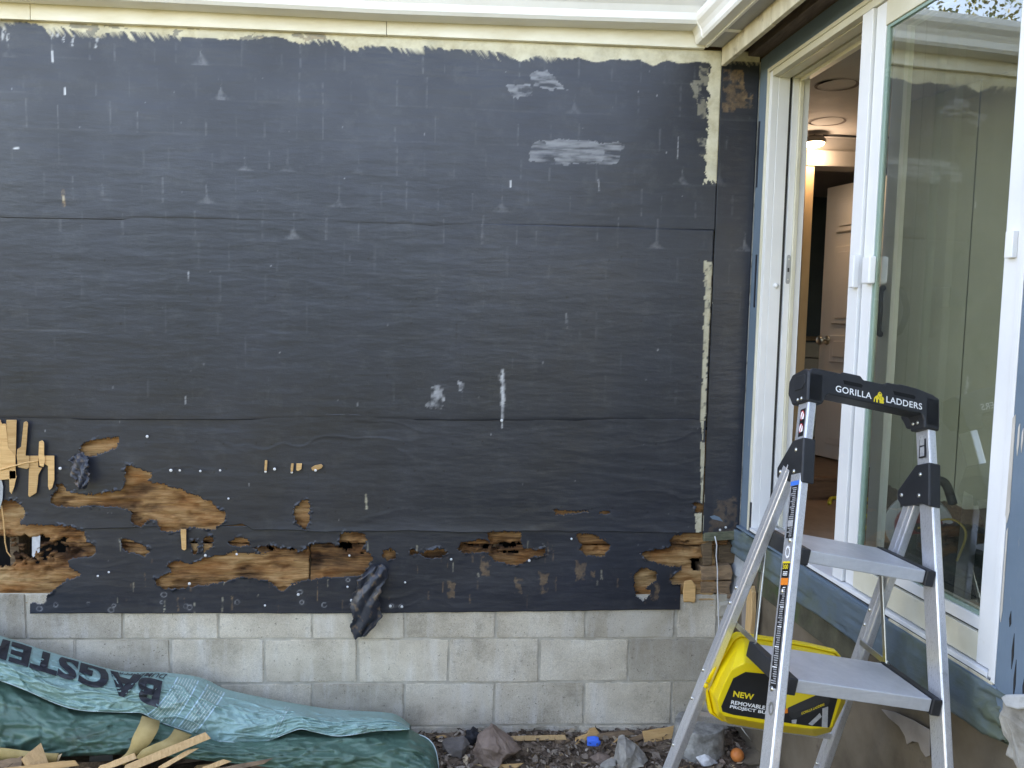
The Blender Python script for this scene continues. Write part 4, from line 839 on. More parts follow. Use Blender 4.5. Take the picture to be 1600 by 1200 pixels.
# white panelled inner door standing ajar
H0 = np.array([2.859, 1.363]); HD = np.array([.30, -.954]); HD /= np.linalg.norm(HD); HN = np.array([HD[1], -HD[0]])
if HN[0] > 0: HN = -HN
def dd(t, z, o=0.0): q = H0+HD*t+HN*o; return np.array([q[0], q[1], z])
ztop = 1.8119+0; 
d_ = ray(1285, 303); tt = ((np.array([H0[0], H0[1], 0])-CP) @ FW)/(d_ @ FW); ztop = float((CP+d_*tt)[2])
idr = thing('inner_door', 'off-white panelled interior door standing ajar beyond the step', 'door', dd(.35, LZ, 0))
IDW = plain('door_paint', (.70, .67, .63), (.76, .73, .69), 3, rough=.5)
def db(name, t0, t1, z0, z1, o0, o1, mat=IDW, par=None, bev=.003):
    return MB().prism([dd(t0, z0, o0), dd(t1, z0, o0), dd(t1, z0, o1), dd(t0, z0, o1)], [dd(t0, z1, o0), dd(t1, z1, o0), dd(t1, z1, o1), dd(t0, z1, o1)]).build(name, mat, par or idr, bev)
db('leaf', 0, .74, LZ+.012, ztop, -.035, 0)
H_ = ztop-LZ
for z0, z1 in ((.06, .30), (.36, .46), (.50, .78), (.83, .95)):
    for t0, t1 in ((.10, .33), (.41, .64)):
        pn = db('door_panel', t0, t1, LZ+z0*H_, LZ+z1*H_, -.0, .014, bev=.006); db('panel_field', t0+.035, t1-.035, LZ+z0*H_+.035, LZ+z1*H_-.035, .0141, .022, par=pn, bev=.007)
kz = LZ+.44*H_
kn = thing('x', 'x', 'x'); bpy.data.objects.remove(kn); ORG.pop('x', None)
rose = MB().disc(dd(.06, kz, 0), (*HN, 0), .03, .01, 16).build('door_knob', STEEL, idr, 0, True)
MB().tube([dd(.06, kz, .008), dd(.06, kz, .035)], .009, 10).build('knob_neck', STEEL, rose, 0, True)
b = MB(); prof = [(.034, .012), (.040, .022), (.048, .028), (.058, .028), (.066, .020), (.069, .006)]
n = 16
for o_, r_ in prof: b.v += [tuple(dd(.06+r_*math.cos(k*2*math.pi/n), kz+r_*math.sin(k*2*math.pi/n), o_)) for k in range(n)]
b.f = [(i*n+k, i*n+(k+1) % n, (i+1)*n+(k+1) % n, (i+1)*n+k) for i in range(len(prof)-1) for k in range(n)]+[tuple(range(n)), tuple((len(prof)-1)*n+k for k in range(n))]
b.build('knob_ball', STEEL, rose, 0, True)
db('latch_plate', -.002, .0, kz-.03, kz+.03, -.025, -.01, STEEL, None, .0005)
# shelf with boxes and a little plant in the dark doorway
sh = thing('storage_shelf', 'low shelf stacked with pale boxes in the dark far doorway', 'shelf', (2.9, 2.3, LZ))
MB().box((2.62, 2.2, LZ+.72), (3.6, 2.6, LZ+.75)).build('shelf_board', OLDW, sh, .003)
for k in range(6): MB().box((2.62+.004*(k % 2), 2.22+.01*(k % 3), LZ+.005+k*.118), (3.5, 2.55, LZ+.115+k*.118)).build('shelf_box', plain('box_%d' % k, (.26, .24, .21), (.33, .31, .27), 6, rough=.8), sh, .004)
pt = thing('potted_plant', 'small green plant on the shelf in the dark doorway', 'plant', (2.78, 2.3, LZ+.75))
b = MB(); n = 14
for z_, r_ in ((0, .04), (.07, .05), (.075, .052), (.06, .044)): b.v += [(2.78+r_*math.cos(k*2*math.pi/n), 2.3+r_*math.sin(k*2*math.pi/n), LZ+.75+z_) for k in range(n)]
b.f = [(i*n+k, i*n+(k+1) % n, (i+1)*n+(k+1) % n, (i+1)*n+k) for i in range(3) for k in range(n)]+[tuple(range(n)), tuple(3*n+k for k in range(n))]
b.build('pot', SCRAP, pt, 0, True); b = MB()
for _ in range(60):
    a = random.uniform(0, 6.28); e = random.uniform(.2, 1.4); L = random.uniform(.05, .13); d = np.array([math.cos(a)*math.cos(e), math.sin(a)*math.cos(e), math.sin(e)]); c0 = np.array([2.78, 2.3, LZ+.81]); sd_ = np.cross(d, [0, 0, 1.0]); sd_ /= np.linalg.norm(sd_)+1e-6
    b.add([c0, c0+d*L*.5+sd_*.012, c0+d*L, c0+d*L*.5-sd_*.012], [(0, 1, 2, 3)])
b.build('leaves', plain('leaf_green', (.03, .07, .02), (.06, .12, .03), 20, rough=.6), pt)
# hand drawn rings on the ceiling where lights will go
def ring(u, v, r, label):
    c = G(u, v, CZ-.0015); bm_ = MB(); n = 40; ph = random.uniform(0, 6)
    for k in range(n+6):
        a = ph+k*2*math.pi/n; rr = r*(1+.025*math.sin(a*3)+.004*k/10); w = .006+.004*math.sin(a*2+1)
        bm_.v += [(c[0]+(rr-w)*math.cos(a), c[1]+(rr-w)*math.sin(a), c[2]), (c[0]+(rr+w)*math.cos(a), c[1]+(rr+w)*math.sin(a), c[2])]
    bm_.f = [(2*k, 2*k+1, 2*k+3, 2*k+2) for k in range(n+5)]
    o = bm_.build('ceiling_ring_mark', plain('pencil_mark', (.10, .075, .07), rough=.9)); prop(o, label, 'mark'); return o
ring(1308, 133, .085, 'dark ring drawn on the ceiling nearer the sliding door'); ring(1293, 190, .085, 'dark ring drawn on the ceiling nearer the lamp')
# work lamp
lp = W3(1272, 224, .92)
lm = thing('work_lamp', 'small lit lamp head under the ceiling of the room', 'lamp', lp)
b = MB(); n = 18
for z_, r_ in ((.040, .015), (.037, .045), (.022, .060), (.006, .063), (.0, .058)): b.v += [(lp[0]+r_*math.cos(k*2*math.pi/n), lp[1]+r_*math.sin(k*2*math.pi/n), lp[2]+z_) for k in range(n)]
b.f = [(i*n+k, i*n+(k+1) % n, (i+1)*n+(k+1) % n, (i+1)*n+k) for i in range(4) for k in range(n)]+[tuple(range(n))]
b.build('shade', plain('lamp_grey', (.12, .11, .10), rough=.5), lm, 0, True)
t = NT('lamp_glow'); t.set(Base_Color=(1, .8, .55, 1), Emission_Color=(1, .72, .42, 1), Emission_Strength=4.0)
b = MB()
for z_, r_ in ((.002, .056), (-.010, .05), (-.018, .032), (-.020, .008)): b.v += [(lp[0]+r_*math.cos(k*2*math.pi/n), lp[1]+r_*math.sin(k*2*math.pi/n), lp[2]+z_) for k in range(n)]
b.f = [(i*n+k, i*n+(k+1) % n, (i+1)*n+(k+1) % n, (i+1)*n+k) for i in range(3) for k in range(n)]+[tuple(3*n+k for k in range(n))]
b.build('diffuser', t.m, lm, 0, True)
MB().tube([lp+np.array([.0, .0, .04]), np.array([lp[0], yw+.008, lp[2]+.045])], .010, 8).build('stem', DARKM, lm)
la = bpy.data.lights.new('lamp_light', 'POINT'); la.energy = .75; la.color = (1, .86, .70); la.shadow_soft_size = .06
lo = bpy.data.objects.new('lamp_light', la); COL.objects.link(lo); lo.parent = lm; lo.location = (0, 0, -.06)
cb = MB().tube([lp+np.array([.05, .0, .045]), lp+np.array([.25, .02, .05]), lp+np.array([.6, .02, .055]), lp+np.array([1.0, .02, .05])], .006, 6).build('lamp_cable', DARKM, None, 0, True); prop(cb, 'dark cable running along the ceiling from the lit lamp', 'cable')
# yellow hose on the floor
hp = []
for u, v in ((1296, 786), (1299, 779), (1312, 778), (1335, 780), (1380, 781)): hp.append(G(u, v, FLZ+.012))
for u, v in ((1440, 786), (1432, 792), (1390, 791), (1350, 792), (1330, 797), (1350, 806), (1390, 806), (1415, 812), (1400, 826), (1340, 824), (1310, 826)): hp.append(G(u, v, FLZ+.012))
hse = MB().tube(smooth_path(hp), .011, 8).build('hose', plain('yellow_hose', (.62, .50, .04), (.7, .58, .06), 6, rough=.45), None, 0, True); prop(hse, 'yellow hose coiled on the floor inside the room', 'hose')
# tool with a round guard and a dark duffel behind the glass
tl = G(1432, 872, FLZ+.0)
tool = thing('saw', 'grey round-guarded power saw with red disc on the floor behind the glass', 'saw', tl)
def tpt(a, z, o=0.0): d = np.array([.86, -.51, 0]); nn = np.array([-.51, -.86, 0]); return tl+d*a+nn*o+np.array([0, 0, z])
def cyl(name, mat, r, a, z, o0, o1, par, n=28):
    return MB().prism([tpt(a+r*math.cos(k*2*math.pi/n), z+r*math.sin(k*2*math.pi/n), o0) for k in range(n)], [tpt(a+r*math.cos(k*2*math.pi/n), z+r*math.sin(k*2*math.pi/n), o1) for k in range(n)]).build(name, mat, par, .004)
SGR = plain('tool_grey', (.26, .27, .27), (.33, .34, .34), 6, rough=.5)
cyl('guard', SGR, .125, 0, .135, -.02, .025, tool); cyl('disc', plain('dark_red_disc', (.14, .012, .018), (.18, .02, .02), 6, rough=.4), .088, 0, .135, .0255, .032, tool); cyl('arbor', DARKM, .018, 0, .135, .0325, .045, tool)
MB().prism([tpt(-.16, 0, -.12), tpt(.16, 0, -.12), tpt(.16, 0, .06), tpt(-.16, 0, .06)], [tpt(-.15, .02, -.11), tpt(.15, .02, -.11), tpt(.15, .02, .05), tpt(-.15, .02, .05)]).build('base_plate', DARKM, tool, .004)
MB().tube(smooth_path([tpt(-.02, .22, -.02), tpt(.0, .30, -.05), tpt(.08, .31, -.08), tpt(.12, .22, -.1)]), .018, 10).build('handle', DARKM, tool, 0, True)
text_on('print', 'BAUER', PBLACK, bpy.data.objects[tool.name], lambda x, y: tpt((x-.5)*.14, .228+(y-.5)*.02-.9*((x-.5)*.14)**2*3, .026), (0, 0, 1, 1), .02)
bgp = G(1490, 905, FLZ)
bag = thing('duffel_bag', 'dark green and black tool bag with yellow trim slumped behind the glass', 'bag', bgp)
th_, ph_ = np.meshgrid(np.linspace(0, 2*math.pi, 60), np.linspace(0.0, math.pi/2*1.02, 26))
R_ = 1+.35*(fbm(np.cos(th_)*2+5, np.sin(th_)*2+ph_*2, 501)-.5)+.2*(fbm(np.cos(th_)*6+5, np.sin(th_)*6+ph_*6, 502)-.5)
P = np.stack([bgp[0]+.06+.20*R_*np.cos(th_)*np.sin(ph_+.001), bgp[1]+.30*R_*np.sin(th_)*np.sin(ph_+.001), bgp[2]+.20*R_*np.cos(ph_)**.8 if False else bgp[2]+np.clip(.19*R_*np.cos(ph_), 0, 1)], -1)
grid_mesh('body', P, plain('dark_canvas', (.008, .012, .011), (.025, .035, .03), 6, rough=.85, bump=.5), bag)
b = MB().tube(smooth_path([bgp+np.array([-.10, -.16, .12]), bgp+np.array([-.02, -.08, .20]), bgp+np.array([.0, .05, .215]), bgp+np.array([-.05, .16, .15])]), .004, 8); b.build('piping', plain('yellow_piping', (.30, .22, .03), rough=.7), bag, 0, True)
# weathered stone pier under the corner post
pe2 = [SW(u, v, .02) for u, v in ((1572, 1090), (1578, 1087), (1660, 1086), (1700, 1180), (1700, 1330), (1600, 1330), (1596, 1205), (1586, 1192), (1574, 1184), (1573, 1170), (1575, 1158), (1570, 1146), (1567, 1134), (1569, 1122), (1577, 1106))]
ped = thing('stone_pier', 'weathered pale stone pier under the rotten foot of the blue corner post', 'pier', RW(1.75, 0, 0))
sp0 = SP(MB(), pe2, -.12, .03).build('stone', ROCKG, ped, .008)
bm = bmesh.new(); bm.from_mesh(sp0.data); bmesh.ops.triangulate(bm, faces=bm.faces)
for _ in range(4): bmesh.ops.subdivide_edges(bm, edges=[e for e in bm.edges if e.calc_length() > .03], cuts=1)
for v in bm.verts: v.co += Vector(mnoise.noise_vector(v.co*14))*.010+Vector(mnoise.noise_vector(v.co*45))*.004
bm.to_mesh(sp0.data); bm.free()
cp_ = [SW(u, v, .03) for u, v in ((1573, 1089), (1580, 1085), (1665, 1084), (1668, 1100), (1600, 1108), (1582, 1104))]
SP(MB(), cp_, -.11, .048).build('cap', plain('pale_stone', (.42, .42, .41), (.58, .58, .57), 9, rough=.9, bump=.6, grime=((.25, .24, .2), 12, .55)), ped, .004)

# ================================================================== LADDER (leaning a little to the right, against the door wall)
LO = np.array([1.7773, -1.3105, 1.5899]); LYAW, LROLL, LAM = .0857, .1848, .3251; LWD, LK, LRW = .1938, .0597, .0241
_c, _s = math.cos(LYAW), math.sin(LYAW); RZ = np.array([[_c, -_s, 0], [_s, _c, 0], [0, 0, 1]])
_c, _s = math.cos(LROLL), math.sin(LROLL); RL = RZ @ np.array([[_c, 0, _s], [0, 1, 0], [-_s, 0, _c]])
lx = RL @ np.array([1.0, 0, 0]); lt = RL @ np.array([0, -math.sin(LAM), -math.cos(LAM)]); lb = RL @ np.array([0, 1.0, 0]); lu = RL @ np.array([0, 0, 1.0])
lnn = np.cross(lx, lt); lnn = -lnn if lnn @ lb > 0 else lnn                 # out of the front plane, towards the viewer
def L(a, t, b=0.0): return LO+lx*a+lt*t+lb*b
def Ln(a, t, d=0.0): return LO+lx*a+lt*t-lnn*d                            # d: depth behind the front plane
lad = thing('step_ladder', 'aluminium step ladder with black top handle leaning against the door wall', 'ladder', LO+lt*1.66)
T1, T2 = .3977, .7143; TF = 1.66; hw_ = lambda t: LWD+LK*t
LAM2, K2, B0, B1, TH_ = .2067, .0492, .0386, .0524, .17
lt2 = RL @ np.array([0, math.sin(LAM2), -math.cos(LAM2)])
RD = .052
def beam(name, mat, par, A, Bv, ax_a, wa, ax_b, wb, bevel=.003):
    """box from A to B; its section spans wa along ax_a and wb along ax_b"""
    q = lambda P: [P, P+ax_a*wa, P+ax_a*wa+ax_b*wb, P+ax_b*wb]
    return MB().prism(q(A), q(Bv)).build(name, mat, par, bevel)
dback = -lnn
rails = []
for sgn in (-1, 1):
    off = 0 if sgn < 0 else -LRW
    r_ = beam('front_rail', ALU, lad, Ln(sgn*hw_(-.03)+off, -.03), Ln(sgn*hw_(TF)+off, TF), lx, LRW, dback, RD, .004); rails.append(r_)
    beam('foot', DARKM, r_, Ln(sgn*hw_(TF-.04)+off-.004, TF-.04, -.004), Ln(sgn*hw_(TF+.012)+off-.004, TF+.012, -.004), lx, LRW+.008, dback, RD+.008, .004)
    # rear leg
    h = hw_(TH_); d2 = np.cross(lx, lt2); d2 = d2 if d2 @ lb > 0 else -d2
    P0 = L(sgn*h+off, TH_, B0); rl = beam('rear_leg', ALU, lad, P0, P0+(lt2+lx*sgn*K2)*1.47, lx, LRW, d2, .045, .004)
    beam('foot', DARKM, rl, P0+(lt2+lx*sgn*K2)*1.43-lx*.004-d2*.004, P0+(lt2+lx*sgn*K2)*1.485-lx*.004-d2*.004, lx, LRW+.008, d2, .053, .004)
    beam('rail_ridge', ALU, rl, P0+lt2*.02+d2*.018-lx*.0015+lx*(0 if sgn < 0 else 0), P0+(lt2+lx*sgn*K2)*1.42+d2*.018-lx*.0015, lx, .003, d2, .006, .001)
    # hinge plate
    t0, t1 = (.105, .215)
    e = .006; a0 = sgn*hw_(.1)+off-e
    A_ = [Ln(a0, t0, -.004), Ln(a0, t0, .05), Ln(a0, t0+.065, .125), Ln(a0, t1-.02, .125), Ln(a0, t1, .11), Ln(a0, t1, .03), Ln(a0, t1+.012, -.004)]
    w_ = LRW+2*e; hp_ = MB().prism(A_, [p+lx*w_ for p in A_]).build('hinge_plate', DARKM, lad, .004)
    for (tt_, dd_) in ((t0+.03, .03), (t0+.08, .105), (t1-.022, .035)): MB().disc(Ln(a0, tt_, dd_), -lx, .0062, .004, 12).build('rivet', STEEL, hp_, 0, True)
    if sgn < 0:
        for (tt_, dd_) in ((T1-.02, .02), (T1+.11, .03), (T2+.03, .03)): MB().disc(Ln(-hw_(tt_), tt_, dd_), -lx, .007, .004, 12).build('rivet', STEEL, r_, 0, True)
    for tau in (.42, .47, .70, .80, .97): MB().disc(P0+(lt2+lx*sgn*K2)*tau-lx*.0002+d2*.034, -lx, .006, .004, 12).build('rivet', STEEL, rl, 0, True)
# steps
for k, t_ in enumerate((T1, T2, T2+.318, T2+.636)):
    h = hw_(t_)-.050; D_ = .215 if k < 2 else .11; f0 = .004
    stp_ = MB()
    p = lambda a, b, dz: L(a, t_, b)+lu*dz
    stp_.prism([p(-h, f0, 0), p(h, f0, 0), p(h, f0, -.034), p(-h, f0, -.034)], [p(-h, D_, 0), p(h, D_, 0), p(h, D_, -.034), p(-h, D_, -.034)])
    so = stp_.build('step', ALUS, lad, .003)
    for sg in (-1, 1):
        a0, a1 = (-h-.026, -h-.0005) if sg < 0 else (h+.0005, h+.026)
        MB().prism([p(a0, -.002, .003), p(a1, -.002, .003), p(a1, -.002, -.040), p(a0, -.002, -.040)], [p(a0, D_+.006, .003), p(a1, D_+.006, .003), p(a1, D_+.006, -.040), p(a0, D_+.006, -.040)]).build('step_bracket', DARKM, so, .003)
# linkage bars between the steps and rear legs
for sg in (-1, 1):
    pt_ = lambda t, b, e_=.036: L(sg*(hw_(t)-e_), t, b)
    A_, B_ = pt_(T1, .205)-lu*.02, pt_(T2, .205)-lu*.005
    beam('link_bar', STEEL, lad, A_, B_, lx*(1 if sg < 0 else -1), .004, lb, .014, .001)
    P0 = L(sg*hw_(TH_)+(0 if sg < 0 else -LRW), TH_, B0); R1 = P0+(lt2+lx*sg*K2)*.53+lx*(LRW if sg < 0 else -.004)+d2*.02
    beam('brace_strap', STEEL, lad, R1, B_, lx*(1 if sg < 0 else -1), .003, lu, .016, .001)
    R2 = P0+(lt2+lx*sg*K2)*.24+lx*(LRW if sg < 0 else -.004)+d2*.02
    beam('brace_strap', STEEL, lad, R2, A_, lx*(1 if sg < 0 else -1), .003, lu, .016, .001)
    MB().disc(B_-lx*.003*sg*-1, -lx, .009, .006, 12).build('pivot_bolt', STEEL, lad, 0, True)
for tau in (.84,):
    h = hw_(TH_)+K2*tau; P0 = LO+lt*TH_+lb*B0
    MB().prism(*[[P0+lt2*tau+lx*a+lt2*q[0]+d2*q[1] for q in ((0, .012), (.022, .012), (.022, .034), (0, .034))] for a in (-h+LRW, h-LRW)]).build('rear_bar', ALU, lad, .002)
# moulded black top handle
hb0 = -.093; HD_ = .085
ow = LWD+.006
out = [(-ow, hb0+.012), (-ow+.012, hb0), (-.105, hb0+.0), (-.098, hb0-.006), (-.045, hb0-.006), (-.036, hb0+.004), (.03, hb0+.004), (.038, hb0-.004), (.07, hb0-.004), (.078, hb0-.007), (.13, hb0-.005), (ow-.018, hb0+.004), (ow, hb0+.016),
       (ow, .012), (ow-.046, .012), (ow-.047, -.012), (ow-.052, -.024), (ow-.058, -.027), (-ow+.062, -.027), (-ow+.055, -.022), (-ow+.045, .002), (-ow, .002)]
hm = MB().prism([Ln(a, t, -.006) for a, t in out], [Ln(a, t, HD_*.62) for a, t in out])
cap = hm.build('top_handle', DARKM, lad, .004)
sidep = [(-.006, hb0+.012), (.012, hb0+.0), (.078, hb0+.002), (.094, hb0+.02), (.096, -.035), (.085, -.022), (.072, .0), (.02, .004), (-.006, .004)]
for sg in (-1, 1):
    a0 = -ow-.002 if sg < 0 else ow-.045; MB().prism([Ln(a0, t, d) for d, t in sidep], [Ln(a0+.047, t+.0005, d) for d, t in sidep]).build('end_cap', DARKM, cap, .005)
    for dd_ in (.022, .040): MB().disc(Ln((-ow-.002) if sg < 0 else (ow-.0455), -.008, dd_), -lx, .0055, .004, 12).build('rivet', STEEL, cap, 0, True)
sq = [(.006, hb0+.024), (.010, hb0+.018), (.05, hb0+.014), (.066, hb0+.02), (.066, -.05), (.056, -.038), (.02, -.036), (.006, -.05)]
MB().prism([Ln(-ow-.0022, t, d) for d, t in sq], [Ln(-ow-.0042, t*.99, d) for d, t in sq]).build('side_boss', DARKM, cap, .0015)
for a0, a1 in ((-.098, -.038), (.055, .125)): MB().prism([Ln(a, t, -.0062) for a, t in ((a0, hb0+.018), (a1-.006, hb0+.018), (a1, hb0+.022), (a1-.004, hb0+.029), (a0+.004, hb0+.029))], [Ln(a, t, -.0066) for a, t in ((a0, hb0+.018), (a1-.006, hb0+.018), (a1, hb0+.022), (a1-.004, hb0+.029), (a0+.004, hb0+.029))]).build('tool_slot', plain('slot_black', (.003, .003, .003), rough=.9), cap)
hmap = lambda x, y: Ln(-ow+x*2*ow, .012+(y-1)*.105*1.0 if False else -.027-.048*(y), -.0068)
# words: x along the handle 0..1, y up 0..1 from the lower edge of the bar
text_on('lettering', 'GORILLA', PWHITE, cap, hmap, (.20, .22, .472, .60), .012, 0, 0, 1.06)
text_on('lettering', 'LADDERS', PWHITE, cap, hmap, (.585, .22, .862, .60), .012, 0, 0, 1.06)
em = [[(0.0, 0), (.10, .0), (.12, .3), (.2, .42), (.26, .25), (.28, 0), (.40, 0), (.42, .4), (.36, .6), (.40, .78), (.5, .98), (.62, 1.0), (.72, .86), (.74, .7), (.70, .6), (.80, .5), (.9, .55), (.98, .4), (.92, .2), (.97, .02), (.66, .0), (.62, .2), (.56, .3), (.58, .5), (.52, .5), (.48, .3), (.46, .0), (.02, .05), (.04, .35), (.16, .62), (.3, .8), (.34, .7), (.2, .5), (.06, .3)]]
body_ = [(.02, 0), (.12, 0), (.15, .28), (.22, .36), (.26, .2), (.26, .0), (.40, .0), (.43, .26), (.50, .34), (.56, .22), (.56, .0), (.94, .0), (.99, .12), (.93, .26), (1.0, .42), (.9, .58), (.76, .62), (.80, .80), (.68, .98), (.52, 1.0), (.42, .84), (.38, .66), (.20, .54), (.06, .34)]
def emb(name, poly, mat, off, par=cap, mp=hmap, box=(.486, .10, .568, .76)):
    b_ = MB(); bx = box; pts_ = []
    for x, y in poly:
        q = np.asarray(mp(bx[0]+x*(bx[2]-bx[0]), bx[1]+y*(bx[3]-bx[1]))); pts_.append(q+lnn*off)
    b_.add(pts_, [tuple(range(len(pts_)))]); o_ = b_.build(name, mat, par)
    bm_ = bmesh.new(); bm_.from_mesh(o_.data); bmesh.ops.triangulate(bm_, faces=bm_.faces); bm_.to_mesh(o_.data); bm_.free(); return o_
emb('emblem', body_, PYEL, .0002)
emb('emblem_mark', [(.56, .78), (.64, .80), (.68, .88), (.60, .92), (.54, .86)], PBLACK, .0006)
emb('emblem_mark', [(.40, .64), (.43, .65), (.60, .40), (.57, .38)], PBLACK, .0006); emb('emblem_mark', [(.66, .60), (.69, .62), (.76, .34), (.73, .32)], PBLACK, .0006)
# stickers on the rails
def side_lab(name, t0, t1, d0, d1, mat, a=None, par=None, off=.0006):
    aa = lambda t: -hw_(t)-off
    return MB().prism([Ln(aa(t), t, d) for t, d in ((t0, d0), (t0, d1), (t1, d1), (t1, d0))], [Ln(aa(t)-.0003, t, d) for t, d in ((t0, d0), (t0, d1), (t1, d1), (t1, d0))]).build(name, mat, par or rails[0])
lb1 = side_lab('warning_label', .020, .098, .010, .034, PBLACK)
for tc in (.041, .077):
    n = 20; cc = lambda r, tt, dd0: [Ln(-hw_(tc)-.0011, tc+r*math.sin(k*2*math.pi/n), .022+r*.62*math.cos(k*2*math.pi/n)) for k in range(n)]
    b_ = MB(); b_.add(cc(.016, 0, 0), [tuple(range(n))]); b_.build('sign_ring', PRED, rails[0]); b_ = MB(); b_.add([p-lx*.0003 for p in cc(.0135, 0, 0)], [tuple(range(n))]); b_.build('sign_field', PWHITE, rails[0])
    MB().prism([Ln(-hw_(tc)-.0017, tc-.010, .016), Ln(-hw_(tc)-.0017, tc-.012, .018), Ln(-hw_(tc)-.0017, tc+.010, .028), Ln(-hw_(tc)-.0017, tc+.012, .026)], [Ln(-hw_(tc)-.0019, tc-.010, .016), Ln(-hw_(tc)-.0019, tc-.012, .018), Ln(-hw_(tc)-.0019, tc+.010, .028), Ln(-hw_(tc)-.0019, tc+.012, .026)]).build('sign_bar', PRED, rails[0])
side_lab('blue_band', .220, .232, .006, .045, PBLUE)
long_ = side_lab('instruction_label', .233, .372, .008, .040, PBLACK)
for k in range(26):
    t0 = .238+k*.0051; w0 = random.uniform(.011, .014); w1 = random.uniform(.026, .038); side_lab('fine_print', t0, t0+.0024, w0, w1, PGREY, off=.0012)
side_lab('label_box', .325, .342, .012, .036, PGREY, off=.0016)
side_lab('yellow_band', .432, .437, .008, .042, PYEL); side_lab('capacity_label', .4372, .474, .008, .042, PBLACK); side_lab('orange_band', .4745, .492, .008, .042, PORG)
text_on('lettering', '300', PYEL, rails[0], lambda x, y: Ln(-hw_(.45)-.0018, .452-y*.012, .038-x*.026), (0, 0, 1, 1), .02)
for k in range(3): side_lab('fine_print', .458+k*.004, .460+k*.004, .014, .034, PWHITE, off=.0014)
side_lab('instruction_label', .4922, .742, .010, .040, PBLACK)
for k in range(44):
    t0 = .497+k*.0054; w0 = random.uniform(.013, .017); w1 = random.uniform(.026, .038); side_lab('fine_print', t0, t0+.0026, w0, w1, PGREY if k % 9 else PWHITE, off=.0013)
for t_ in (.408, .79):
    n = 18; b_ = MB(); c_ = [Ln(-hw_(t_)-.001, t_+.016*math.sin(k*2*math.pi/n), .024+.011*math.cos(k*2*math.pi/n)) for k in range(n)]; c2_ = [Ln(-hw_(t_)-.001, t_+.011*math.sin(k*2*math.pi/n), .024+.0075*math.cos(k*2*math.pi/n)) for k in range(n)]
    b_.add(c_+c2_, [(k, (k+1) % n, n+(k+1) % n, n+k) for k in range(n)]); b_.build('ring_mark', PWHITE if t_ < .5 else STEEL, rails[0])
ar = hw_(.05)-LRW-.0006
MB().prism([Ln(ar, t, d) for t, d in ((.022, .012), (.022, .036), (.088, .040), (.088, .012))], [Ln(ar-.0003, t, d) for t, d in ((.022, .012), (.022, .036), (.088, .040), (.088, .012))]).build('small_label', PBLACK, rails[1])
for t0, t1 in ((.027, .053), (.057, .084)): MB().prism([Ln(ar-.0007, t, d) for t, d in ((t0, .018), (t0, .034), (t1, .036), (t1, .018))], [Ln(ar-.0009, t, d) for t, d in ((t0, .018), (t0, .034), (t1, .036), (t1, .018))]).build('small_label_field', PGREY, rails[1])

# ================================================================== YELLOW PROJECT BUCKET stowed behind the lower step
yr, yf = -1.205, -1.335
RIM = [(1144,997),(1154,991),(1180,995),(1237,1003),(1265,1008),(1308,1018),(1322,1036),(1321,1092),(1297,1141),(1271,1148),(1190,1138),(1127,1127),(1109,1115),(1101,1078),(1118,1040)]
LABp = [(1146,1060),(1165,1050),(1204,1054),(1300,1068),(1312,1080),(1296,1137),(1262,1134),(1227,1129),(1146,1117),(1129,1112),(1127,1104)]
bk = thing('project_bucket', 'yellow plastic bucket with black label stowed inside the ladder', 'bucket', W3(1215, 1140, -1.22))
c_r = np.mean([W3(u, v, yr) for u, v in RIM], 0)
def scl(P, k, dy): c0 = np.mean(P, 0); return [c0+(p-c0)*k+np.array([0, dy, 0]) for p in P]
R0 = [W3(u, v, yr) for u, v in RIM]
b = MB(); n = len(R0)
ringsb = [scl(R0, 1.0, .02), scl(R0, 1.0, .0), scl(R0, .965, -.006), scl(R0, .945, .004), scl(R0, .93, -.03)]
# sloping walls from the rim in to the label face
fc = np.mean([W3(u, v, yf) for u, v in LABp], 0)
FACE = [(1143,1046),(1163,1036),(1188,1040),(1235,1047),(1268,1052),(1306,1060),(1316,1072),(1315,1092),(1300,1137),(1268,1139),(1190,1130),(1132,1119),(1124,1112),(1121,1095),(1130,1070)]
F0 = [W3(u, v, yf) for u, v in FACE]
ringsb += [[r*(1-k)+f*k for r, f in zip(ringsb[4], F0)] for k in (.35, .8, .97)]+[F0]
for rr_ in ringsb: b.v += [tuple(p) for p in rr_]
for i in range(len(ringsb)-1): b.f += [(i*n+k, i*n+(k+1) % n, (i+1)*n+(k+1) % n, (i+1)*n+k) for k in range(n)]
b.f.append(tuple((len(ringsb)-1)*n+k for k in range(n)))
tub = b.build('tub', YEL, bk, .003)
b = MB(); pts_ = [W3(u, v, yf-.0015) for u, v in LABp]; b.prism(pts_, [p+np.array([0, .001, 0]) for p in pts_]); lab = b.build('label', PBLACK, bk)
for (p0, p1) in (((1121, 1032), (1106, 1066)), ((1104, 1068), (1102, 1074))):
    A_, B_ = W3(*p0, yr-.012), W3(*p1, yr-.012); MB().tube([A_, (A_+B_)/2, B_], .006, 8).build('rim_clip', YEL, bk, 0, True)
def bmap(u, v): return W3(u, v, yf-.0032)
def lines(name, body, mat, p0, p1, hpx, bold, shear=.12):
    def mp(x, y):
        u = p0[0]+(p1[0]-p0[0])*x+y*hpx*.18; v = p0[1]+(p1[1]-p0[1])*x-y*hpx; return bmap(u, v)
    return text_on(name, body, mat, lab, mp, (0, 0, 1, 1), bold, 0.0)
lines('lettering', 'NEW', PYEL, (1145, 1088.5), (1177, 1094), 9.2, .03)
lines('lettering', 'REMOVABLE', PWHITE, (1142, 1100), (1195, 1109), 6.0, .025)
lines('lettering', 'PROJECT BUCKET', PWHITE, (1140, 1107.5), (1222, 1121.5), 6.0, .025)
